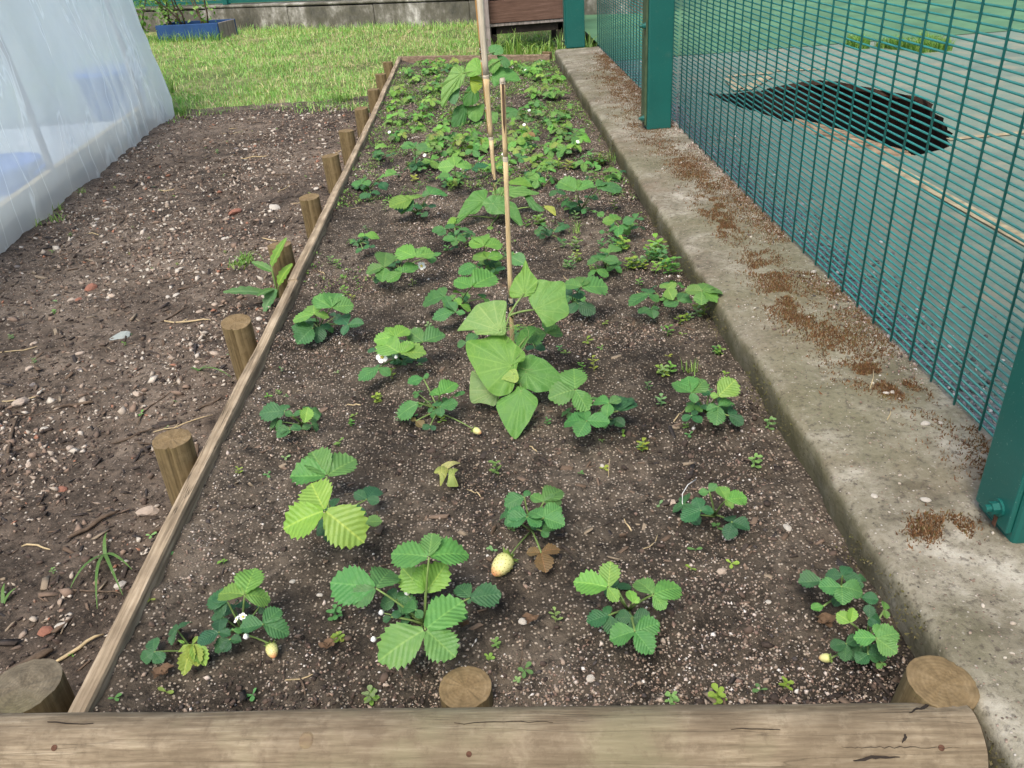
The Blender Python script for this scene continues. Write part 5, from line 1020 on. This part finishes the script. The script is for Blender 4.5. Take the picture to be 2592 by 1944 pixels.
def cane(base, segs, label, lean, split=None):
    root = empty('bamboo_cane', base, label, 'cane', 'bamboo canes along the middle of the bed'); base = np.array(base)
    lean = np.array(lean)
    for (z0, z1, r0, r1, mt) in segs:
        mb = MB(); pts = [np.array([lean[0]*z, lean[1]*z, z]) for z in np.linspace(z0, z1, 7)]; rr = np.linspace(r0, r1, 7); rr[0] *= 1.04; rr[-1] *= 1.06; mb.tube(pts, list(rr), 14); mb.build('segment', M[mt], root, True)
        mb = MB(); c = pts[-1]; mb.tube([c-np.array([0, 0, .005]), c-np.array([0, 0, .0015]), c, c+np.array([0, 0, .0015]), c+np.array([0, 0, .006])], [r1*1.0, r1*1.20, r1*1.10, r1*1.25, r1*.98], 14, False); mb.build('node', M['bamboogrey'], root, True)
    if split:
        z0, z1, r = split; mb = MB(); V = []
        for z in np.linspace(z0, z1, 6):
            w = r*(.55 if z > z0+.01 else .05); V += [(lean[0]*z-w+.0004, lean[1]*z-r*.93, z), (lean[0]*z+w-.0004, lean[1]*z-r*.93, z), (lean[0]*z, lean[1]*z-r*.3, z)]
        mb.add(V, [(3*i, 3*i+1, 3*i+4, 3*i+3) for i in range(5)]+[(3*i+1, 3*i+2, 3*i+5, 3*i+4) for i in range(5)]+[(3*i+2, 3*i, 3*i+3, 3*i+5) for i in range(5)]); o = mb.build('split_hollow', M['bamboosplit'], root)
        o.location = (0, -r*.12, 0)
    return root
def tie(c, r, label):
    mb = MB(); rt = empty('plant_tie', c, label, 'plant tie', 'plant ties')
    for k in range(2):
        pts = [np.array([(r+.0015)*math.cos(w), (r+.0015)*math.sin(w), .003*k*math.sin(w)+.002*k]) for w in np.linspace(0, 2*math.pi, 18)]; mb = MB(); mb.tube(pts, .0019, 6); mb.build('loop', M['black'], rt, True)
    mb = MB(); mb.tube([(0, -r-.003, 0), (-.006, -r-.006, -.004), (-.004, -r-.004, -.018), (.002, -r-.003, -.028)], .0014, 6); mb.tube([(.0, -r-.003, 0), (-.006, -r-.004, .012), (-.004, -r-.002, .022)], .0013, 6); mb.tube([(.003, -r-.003, 0), (.012, -r-.006, -.002), (.009, -r-.004, -.022)], .0013, 6); mb.tube([(-.004, -r-.003, 0), (.004, -r-.003, .001)], .003, 8); mb.build('knot', M['black'], rt, True)
P = pz(1108*DS, 800*DS, 0); B1 = np.array([P[0], P[1], -.03]); ln1 = ((.035-.018)/.556, 0.0)
cane(B1, [(.0, .185, .0048, .0046, 'bamboo'), (.186, .455, .0047, .0044, 'bamboo'), (.456, .585, .0044, .0042, 'bamboo')], 'short tan bamboo cane split at its top, rising from the big climber', ln1, (.50, .586, .0044))
tie(B1+np.array([ln1[0]*.175, 0, .178]), .0056, 'black wire tie round the short split bamboo cane')
B2 = np.array([.017, 2.541, -.03]); cane(B2, [(0, .235, .0055, .0068, 'bamboo'), (.236, .415, .0068, .0088, 'bamboo'), (.416, .66, .0086, .0100, 'bamboogrey'), (.661, .95, .0100, .0108, 'bamboogrey')], 'long thick grey topped bamboo cane in the middle of the bed', (-.004, 0))
tie(B2+np.array([0, 0, .105]), .006, 'black wire tie low on the long grey topped cane')
B3 = np.array([.019, 3.537, -.03]); cane(B3, [(0, .13, .0085, .0082, 'bambooorange'), (.131, .315, .0082, .0078, 'bambooorange'), (.316, .36, .0078, .0076, 'bambooorange'), (.361, .60, .0076, .0072, 'bambooorange'), (.601, 1.0, .0072, .006, 'bambooorange')], 'slender orange bamboo cane standing in the tall bushy climber', (-.022, .0))
tie(B3+np.array([-.008, 0, .345]), .0078, 'black wire tie high on the slender orange cane')

# ------------------------------------------------------------------ weeds, grass, lawn
def seedling_mesh(seed, nl, up):
    r = np.random.default_rng(seed); V = []; Fs = []
    for i in range(nl):
        a = i*(math.pi*2/nl)+r.normal(0, .25) if nl < 5 else i*2.4; L = r.uniform(.7, 1.1); w = L*r.uniform(.22, .36); d = np.array([math.cos(a), math.sin(a), up*r.uniform(.3, 1)]); s = np.array([-math.sin(a), math.cos(a), 0]); h = np.array([0, 0, .3+.22*i*(nl > 3)])
        n = len(V); p = [h, h+d*L*.3+s*w*.6, h+d*L*.3-s*w*.6, h+d*L*.65+s*w, h+d*L*.65-s*w, h+d*L*.9+s*w*.65+np.array([0, 0, -.05]), h+d*L*.9-s*w*.65+np.array([0, 0, -.05]), h+d*L+np.array([0, 0, -.1]), h+d*L*.5+np.array([0, 0, -.07])]
        V += p; Fs += [(n, n+2, n+8), (n, n+8, n+1), (n+1, n+8, n+3), (n+8, n+2, n+4), (n+3, n+8, n+5), (n+8, n+4, n+6), (n+5, n+8, n+7), (n+8, n+6, n+7)]
    n = len(V); top = .3+.22*(nl-1)*(nl > 3)
    for k in range(3): w = k*2.09; V += [(.05*math.cos(w), .05*math.sin(w), -.3), (.04*math.cos(w), .04*math.sin(w), top)]
    for k in range(3): a, b = 2*k, 2*((k+1) % 3); Fs += [(n+a, n+b, n+b+1), (n+a, n+b+1, n+a+1)]
    me = mesh_np('weed_seedling', V, np.array(Fs), True); me.materials.append(M['bigleaf']); return me
SD = [seedling_mesh(1, 2, .3), seedling_mesh(2, 4, .35), seedling_mesh(3, 4, .6), seedling_mesh(4, 7, .45), seedling_mesh(5, 9, .5), seedling_mesh(6, 3, .4)]
SC = [(.13, .30, .065), (.19, .35, .07), (.10, .25, .08), (.20, .33, .13), (.24, .36, .065)]
def seedling(x, y, s, kind, label, group, zf=zbed, name='weed_seedling', cat='weed'):
    o = link(name, SD[kind]); o.location = (x, y, float(zf(x, y))); o.scale = (s, s, s*rng.uniform(.7, 1.1)); o.rotation_euler = (rng.normal(0, .12), rng.normal(0, .12), rng.random()*6.28); c = SC[int(rng.integers(0, 5))]; o.color = (*[v*rng.uniform(.85, 1.15) for v in c], 1)
    return tag(o, label, cat, group)
seeds_px = [(950, 480, 'a'), (1255, 510, 'a'), (845, 345, 'a'), (850, 735, 'a'), (1875, 785, 'a'), (930, 1220, 'a'), (1410, 1215, 'a'), (2065, 1240, 'a'), (660, 1300, 'a'), (1895, 920, 'a'), (110, 785, 'b'), (125, 915, 'b'), (1005, 955, 'b'), (965, 1035, 'b'), (1165, 1100, 'b'), (1095, 320, 'b'), (985, 420, 'b'), (1130, 1150, 'b'), (300, 1230, 'b'), (1340, 820, 'b'), (170, 155, 'c'), (375, 415, 'c'), (575, 510, 'c'), (740, 1190, 'c'), (505, 1275, 'c'), (230, 1250, 'c'), (870, 1165, 'c'), (345, 520, 'c'), (500, 290, 'c'), (1600, 880, 'd'), (1560, 870, 'd'), (1500, 890, 'd'), (1500, 1340 if False else 1335, 'd'), (1340, 1340, 'd'), (1600, 1245, 'd'), (1900, 1165, 'd'), (1965, 1050, 'd'), (1985, 1000, 'd'), (2110, 915, 'd'), (1880, 745, 'd'), (1575, 760, 'd'), (340, 915, 'e'), (195, 1040, 'e'), (120, 1160, 'e'), (1290, 1030, 'e'), (1020, 1315, 'e'), (1480, 1320, 'e'), (1610, 1290, 'e'), (1830, 1180, 'e'), (1370, 625, 'e'), (1615, 465, 'e'), (575, 715, 'e'), (630, 490, 'e'), (430, 795, 'e'), (470, 1030, 'e'), (700, 1030, 'e'), (550, 1000 if False else 995, 'e'), (1600, 1130, 'e'), (1720, 1110, 'e'), (780, 1065, 'f'), (180, 935, 'f'), (110, 850, 'f'), (75, 1170, 'f'), (320, 1060, 'f'), (340, 1100, 'f'), (500, 640, 'f'), (540, 750, 'f'), (185, 510, 'f'), (300, 540, 'f'), (200, 770, 'f'), (700, 1290, 'f')]
for u, v, k in seeds_px:
    P = pz(*fr(k, u, v), 0); seedling(P[0], P[1], float(rng.uniform(.007, .013)), int(rng.integers(0, 6)), 'tiny bright green weed seedling sprouting in the open front half of the bed', 'weed seedlings in the front half')
nse = 0
while nse < 215:
    x = float(XL+.05+(XK-XL-.08)*rng.random()); y = float(1.3+4.0*rng.random()**.9)
    if y > yback(x)-.05 or rng.random() > .25+.30*(y-1.3): continue
    f = y > 2.6; seedling(x, y, float(rng.uniform(.008, .016)*(1.25 if f else 1)), int(rng.integers(1, 6)), 'leafy weed seedling crowding the far half of the bed' if f else 'tiny bright green weed seedling sprouting in the open front half of the bed', 'weed seedlings in the far half' if f else 'weed seedlings in the front half'); nse += 1
for k, u, v, s in [('e', 1400, 170, .02), ('e', 1450, 130, .018), ('e', 1830, 170, .026), ('e', 1900, 100, .03), ('e', 1960, 130, .028), ('e', 1960, 190, .026), ('e', 1760, 160, .02), ('e', 1690, 60, .026), ('e', 1560, 190, .016), ('f', 110, 100, .03), ('f', 170, 120, .03), ('f', 60, 170, .028), ('f', 210, 200, .026), ('k', 440, 1020, .03), ('k', 800, 1340, .026), ('k', 1450, 1380, .03), ('k', 1100, 150, .035), ('k', 1200, 170, .035), ('k', 780, 240, .03), ('k', 620, 260, .03), ('k', 1400, 640, .025), ('f', 340, 470, .022), ('f', 400, 440, .024), ('f', 495, 635, .016), ('f', 200, 770, .018), ('e', 1100, 700 if False else 120, .016)]:
    P = pz(*fr(k, u, v), 0)
    for q in range(3):
        x, y = P[0]+rng.normal(0, s*.5), P[1]+rng.normal(0, s*.5)
        if x < XK-.005: seedling(x, y, s*rng.uniform(.5, .8), int(rng.integers(3, 5)), 'pale leafy chickweed sprig growing near the kerb side of the bed', 'chickweed sprigs', name='chickweed_sprig')
# carpet of tiny weeds in the far half, too many to count
def blades(name, P, h, w, mat, lean=.5, parent=None, kind='stuff'):
    n = len(P); a = rng.random(n)*6.283; d = np.stack([np.cos(a), np.sin(a), np.zeros(n)], 1); s = np.stack([-np.sin(a+rng.normal(0, .5, n)), np.cos(a), np.zeros(n)], 1); k = (rng.random(n)*lean)[:, None]; h = h[:, None]; w = w[:, None] if not np.isscalar(w) else w
    up = np.array([0, 0, 1.0]); V = np.stack([P-s*w, P+s*w, P+up*h*.55+d*h*k*.35-s*w*.7, P+up*h*.55+d*h*k*.35+s*w*.7, P+up*h*(1-.35*k)+d*h*k], 1)
    F3 = np.array([(0, 1, 3), (0, 3, 2), (2, 3, 4)]); Fs = F3[None]+(np.arange(n)*5)[:, None, None]
    return tag(link(name, mesh_np(name, V.reshape(-1, 3), Fs.reshape(-1, 3), True), mat, parent), kind=kind)
y = 1.9+3.6*rng.random(9000)**.7; x = XL+.03+(XK-XL-.04)*rng.random(9000); k = (y < yback(x)-.03) & (fbm(x*6, y*6, 3, 201)+.16*(y-2.6) > .02); x, y = x[k], y[k]
LFV = np.array([(0, 0, 0), (.5, .32, .25), (1, 0, .3), (.5, -.32, .25)], float); LFF = np.array([(0, 3, 2), (0, 2, 1)])
n = len(x); P = np.repeat(np.stack([x, y, zbed(x, y)], 1), 4, 0)+np.stack([rng.normal(0, .004, 4*n), rng.normal(0, .004, 4*n), rng.uniform(.001, .012, 4*n)], 1)
scatter('weed_carpet', P, rng.uniform(.004, .009, len(P)), M['weedgrass'], (1, 1, 1), flat=.3, sink=.35, base=(LFV, LFF))
# lawn blades
gedge = lambda x: np.interp(x, [-1.9, -1.74, -1.44, -1.1, -.69, -.5, .8], [4.75, 4.70, 4.90, 4.80, 4.64, 4.5, 4.5])
n = 76000; y = 4.55+4.6*rng.random(n)**1.25; x = -3.6+4.2*rng.random(n)
k = (y > gedge(x)+.16*fbm(x*7, y*4, 3, 211)+.05*rng.normal(size=n)) & (y < wall_y(x)-.02) & ((x < XL-.02) | (y > yback(x)+.06)) & ((x > -1.72) | (y > 4.95)) & (rng.random(n) < np.clip(.75+1.1*fbm(x*3.5, y*3.5, 3, 213), .12, 1)); x, y = x[k], y[k]
zl = ZP-.012+.03*fbm(x*2, y*2, 3, 5)+.01*np.clip(y-5.5, 0, 3); long_ = np.exp(-((y-gedge(x))/.18)**2)*.4+np.exp(-((y-wall_y(x)+.12)/.2)**2)*.8
blades('lawn_grass', np.stack([x, y, zl-.004], 1), rng.uniform(.02, .055, len(x))*(1+long_), rng.uniform(.0012, .0024, len(x))*1.25, M['grass'], 1.3)
n = 9000; x = -3.6+4.2*rng.random(n); y = 4.8+3.6*rng.random(n); k = ((x < XL-.02) | (y > yback(x)+.06)) & (y > gedge(x)+.05) & ((x > -1.7) | (y > 5)) & (fbm(x*2.5, y*2.5, 3, 215) > .05); x, y = x[k], y[k]; zl = ZP-.012+.03*fbm(x*2, y*2, 3, 5)+.01*np.clip(y-5.5, 0, 3)
SV = np.array([(-1, -.03, 0), (1, -.03, .05), (1, .03, .05), (-1, .03, 0)], float); scatter('dry_cuttings', np.stack([x, y, zl+.012], 1), rng.uniform(.018, .045, len(x)), M['straw'], (1, 1, 1), flat=.15, sink=.5, base=(SV, np.array([(0, 1, 2, 3)])))
# grass on the court side
n = 9000; y = 4.6+.55*rng.random(n); x = 2.15+.4*rng.random(n); k = fbm(x*4, y*4, 3, 221) > .05; P = np.stack([x, y, np.zeros(n)], 1)[k]; blades('court_grass', P, rng.uniform(.03, .09, len(P)), rng.uniform(.0015, .003, len(P)), M['weedgrass'], .9)
def tuft(name, x, y, z, n, h, w, spread, label, cat='grass tuft', group=None, mat='weedgrass', lean=1.2):
    root = empty(name, (x, y, z), label, cat, group); P = np.stack([rng.normal(0, spread, n), rng.normal(0, spread, n), np.zeros(n)-.003], 1); o = blades('blades', P, rng.uniform(.5, 1, n)*h, np.full(n, w), M[mat], lean, root); return root
for (u, v, n, h, sp_, lab) in [(392, 250, 90, .10, .03, 'clump of long grass at the corner of the polytunnel'), (365, 200, 80, .13, .03, 'tall grass growing against the polytunnel end'), (820, 235, 60, .10, .02, 'grass clump leaning on the stakes at the lawn edge'), (735, 220, 110, .09, .05, 'lush grass clump at the edge where lawn meets path')]:
    P = pz(u*DS, v*DS, ZP); tuft('grass_tuft', P[0], P[1], ZP, n, h, .002, sp_, lab)
for (u, v, n, h, sp_, lab) in [(1325, 345, 40, .05, .02, 'short grass tuft growing against the kerb in the far bed'), (1245, 555 if False else 500, 22, .05, .008, 'thin upright grass tuft between the second climber and the kerb'), (1490, 800, 16, .04, .008, 'wispy grass growing under the strawberry plant near the kerb')]:
    P = pz(u*DS, v*DS, 0); tuft('grass_tuft', P[0], P[1], 0, n, h, .0011, sp_, lab)
for k in range(12):
    q = k/11; tuft('grass_tuft', a_p[0]+pt[0]*pl*q+rng.normal(0, .02), a_p[1]+pt[1]*pl*q-.07+rng.normal(0, .03), ZP, 26, float(rng.uniform(.10, .2)), .0028, .03, 'long grass standing in front of the blue planter box', group='long grass before the planter')
# weeds under the coop
for k in range(9):
    x = .12+.055*k+rng.normal(0, .01); tuft('tall_weed', x, sy-.12+rng.normal(0, .06), ZP, 16, float(rng.uniform(.14, .24)), .005, .012, 'tall broad bladed weed growing beneath the front of the coop', 'weed', 'tall weeds under the coop')
for k in range(3): tuft('tall_weed', .64+.05*k, 5.5+.12*k, ZP, 14, .26, .003, .015, 'tall thin grass beside the far green fence post', 'grass tuft', 'tall grass by the far post')
# sprawling grass on the path
def grass_weed(u, v, specs, label):
    P = pz(u*DS, v*DS, ZP+.004); P[2] = float(zpath(P[0], P[1])); root = empty('grass_weed', P, label, 'grass weed')
    for tu, tv in specs:
        T = pz(tu*DS, tv*DS, ZP+.012)-P; L = np.linalg.norm(T); d = T/L; s = norm([-d[1], d[0], 0]); V = []
        for q in np.linspace(0, 1, 7): c = d*L*q+np.array([0, 0, .05*L/.1*q*(1-q)*1.2]); w = .0026*(1-q**2)+.0004; V += [c-s*w, c+s*w]
        mb = MB(); mb.add(V, [(2*i, 2*i+2, 2*i+3, 2*i+1) for i in range(6)]); o = mb.build('blade', M['bigleaf'], root, True); o.color = (.09, .19, .05, 1)
grass_weed(226, 1195, [(152, 1270), (210, 1315), (285, 1230), (265, 1285), (230, 1150)], 'sprawling grass weed with long thin blades on the path by the edging board')
grass_weed(5, 1300, [(35, 1270), (10, 1260)], 'short pale grass blade pair on the bare path far from the board')
grass_weed(430, 803, [(500, 815), (455, 790), (410, 795)], 'fine grass sprig lying on dark path soil')
# dock weed with long leaves by the third stake
def long_leaf(par, P, J, tip, w, bend, color, wave=.12):
    d = tip-J; L = np.linalg.norm(d); d /= L; n = norm(np.array([0, -.45, 1.0])-np.dot([0, -.45, 1.0], d)*d); s = np.cross(n, d); V = []; vein = []; N = 16
    for i in range(N):
        q = i/(N-1); ww = w*(math.sin(math.pi*min(.99, .10+.86*q**.85)))**.8*(1+.10*math.sin(i*2.3)); c = J+d*L*q+n*bend*L*math.sin(math.pi*q)-P
        for a in (-1, -.5, 0, .5, 1): V.append(c+s*ww*a+n*(abs(a)*ww*.25+wave*ww*math.sin(i*1.9+a*2)*abs(a))); vein.append(1.0 if a == 0 else 0)
    me = mesh_np('leaf', V, grid_faces(N, 5), True); at = me.attributes.new('vein', 'FLOAT', 'POINT'); at.data.foreach_set('value', np.array(vein, np.float32)); o = link('leaf', me, M['bigleaf'], par); o.color = (*color, 1)
P = pz(*fr('d', 1545, 275), ZP+.03); _d = ray(605*DS, 530*DS); P = np.array([-.60, lx/_d[0]*_d[1]-.055, ZP])
def at_y(k, u, v, yy): return py(*fr(k, u, v), yy)
dock = empty('dock_weed', P, 'broad leaved dock weed growing between stake and edging board', 'weed'); J0 = at_y('d', 1550, 275, P[1])
for tip, j, w, bend, col in [((1250, 310), (1490, 315), .016, .05, (.09, .20, .075)), ((1480, 420), (1540, 290), .017, .03, (.075, .19, .07)), ((1605, 5), (1520, 160), .014, .03, (.13, .28, .05)), ((1638, 150), (1560, 265), .016, .06, (.14, .29, .04)), ((1410, 140), (1520, 190), .012, .05, (.09, .21, .06)), ((1440, 330), (1530, 290), .01, .04, (.08, .19, .06))]:
    J = at_y('d', *j, P[1]-.005); T = at_y('d', *tip, P[1]+(-.05 if tip[1] > 280 else .01)); BASE = P; stalk_obj(dock, J0*.3+P*.7, J, .002, 'leaf_stalk'); long_leaf(dock, P, J, T, w, bend, col)
for u, v in [(1340, 160), (1380, 130)]:
    Q = pz(*fr('d', u, v), ZP+.01); rt = empty('feathery_weed', (Q[0], Q[1], float(zpath(Q[0], Q[1]))), 'feathery pale green weed on the path beside the dock weed', 'weed', 'feathery weeds by the dock'); n = 60; PP = np.stack([rng.normal(0, .014, n), rng.normal(0, .014, n), rng.uniform(0, .02, n)], 1); blades('fronds', PP, rng.uniform(.015, .03, n), np.full(n, .0016), M['weedgrass'], 1.6, rt)
for k in range(70):
    x = float(-1.62+1.0*rng.random()); y = float(.8+3.8*rng.random()**1.1)
    if off_tunnel(x-.04, y): seedling(x, y, float(rng.uniform(.004, .010)), int(rng.integers(0, 6)), 'tiny weed seedling dotted on the bare soil path', 'weed seedlings on the path', zpath)
for u, v in [(115, 455), (230, 330), (255, 320), (70, 490), (105, 480), (300, 280), (160, 420)]:
    P = pz(u*DS, v*DS, ZP); tuft('tunnel_weed', P[0]+.03, P[1], ZP, 14, .05, .002, .012, 'small weed sprouting along the foot of the polythene', 'weed', 'weeds along the polytunnel foot')
# debris: wilted leaf, dead leaves, string loop, straws on the kerb
P = pz(*fr('e', 735, 1300), .01); BASE = P.copy(); wl2 = empty('wilted_leaf', P, 'wilted pale green lobed leaf lying on open soil in front of the loose strawberry plant', 'wilted leaf')
for out, col in [([(700, 1260), (660, 1310), (690, 1330), (695, 1375), (725, 1340), (740, 1290)], (.20, .26, .08)), ([(745, 1290), (740, 1340), (735, 1375), (795, 1375), (775, 1330), (795, 1290), (770, 1280)], (.17, .25, .08)), ([(700, 1262), (760, 1252), (808, 1248), (770, 1275), (735, 1290)], (.24, .28, .12))]:
    c = np.mean(out, 0); J3 = pz(*fr('e', *c), .018); outline_leaf(wl2, P, 'e', tuple(c), out, J3, norm([.1, -.4, 1]), col, .3, 'lobe')
def dead(k, u, v, s, label):
    Q = pz(*fr(k, u, v), .006); root = empty('dead_leaf', Q, label, 'dead leaf')
    for i in range(3):
        a = rng.random()*6.28; out = []; c = rng.normal(0, s*.3, 2); V = [np.array([c[0], c[1], .006])]+[np.array([c[0]+s*math.cos(w)*(.7+.3*math.sin(3*w)), c[1]+s*.6*math.sin(w), .006+.5*s*abs(math.sin(w*1.5+i))]) for w in np.linspace(0, 6.28, 13)[:-1]]
        mb = MB(); mb.add(V, [(0, 1+q, 1+(q+1) % 12) for q in range(12)]); mb.build('curl', M['deadleaf'], root, True)
dead('c', 1105, 850, .013, 'curled brown dead leaf between the two kerb side strawberry plants'); dead('b', 825, 860, .009, 'orange brown dead leaf under the largest strawberry plant'); dead('h', 60, 1600, .012, 'pale crumpled dead leaf on the soil near the board and log'); dead('h', 1900, 1290, .009, 'grey brown dead leaf between front strawberry plants'); dead('b', 1200, 835, .009, 'flat tan leaf scrap on open soil behind the log')
Q = pz(*fr('c', 300, 150), .0); pts = [pz(*fr('c', u, v), z) for u, v, z in ((375, 30, .004), (330, 60, .02), (300, 110, .03), (298, 160, .022), (312, 200, .005))]; mb = MB(); mb.tube([p-Q for p in pts], .0007, 6); tag(mb.build('string_loop', M['petal'], None, True, Q), 'thin white string arching out of the soil beside a small strawberry plant', 'string')
for (a_, b_) in [((1370, 740), (1350, 850)), ((1465, 970), (1445, 1025))]:
    p, q = pz(*fr('f', *a_), .066), pz(*fr('f', *b_), .064); mb = MB(); mb.tube([p-p, (q-p)*.5+np.array([.002, 0, .002]), q-p], .0009, 5); tag(mb.build('straw', M['straw'], None, True, p), 'bleached straw lying on the mossy concrete kerb', 'straw', 'straws on the kerb')
# plants growing in the blue planter
def bush(x, y, z, h, n, label, seedv):
    root = empty('planter_plant', (x, y, z), label, 'plant', 'plants in the blue planter'); r = np.random.default_rng(seedv)
    for k in range(3):
        pts = [np.array([0, 0, 0])+np.array([r.normal(0, .02), r.normal(0, .02), 0])]; d = np.array([r.normal(0, .25), r.normal(0, .2), 1.0])
        for q in range(6): d = norm(d+r.normal(0, .18, 3)*np.array([1, 1, .2])); pts.append(pts[-1]+d*h/6)
        mb = MB(); mb.tube(pts, list(np.linspace(.009, .003, 7)), 7); mb.build('stem', M['twig'], root, True)
        C = np.array(pts)[rng.integers(1, 7, n)]+r.normal(0, .06, (n, 3)); scatter('foliage', C, r.uniform(.018, .05, n), M['weedgrass'], (1, 1, 1), flat=.8, sink=.5, base=(LFV, LFF), parent=root)
for k, (dx, h, n, lab) in enumerate([(.05, .55, 150, 'leafy shrub at the polytunnel end of the blue planter'), (.22, .62, 55, 'bare stemmed plant rising from the middle of the blue planter'), (.46, .60, 60, 'sparse yellowing plant at the free end of the blue planter')]):
    bush(a_p[0]+pt[0]*dx-pt[1]*.15, a_p[1]+pt[1]*dx+pt[0]*.15, .055, h, n, lab, 300+k)
bush(a_p[0]-.25, a_p[1]+.2, ZP, .75, 260, 'dense green shrub between the polytunnel and the boundary wall', 309)
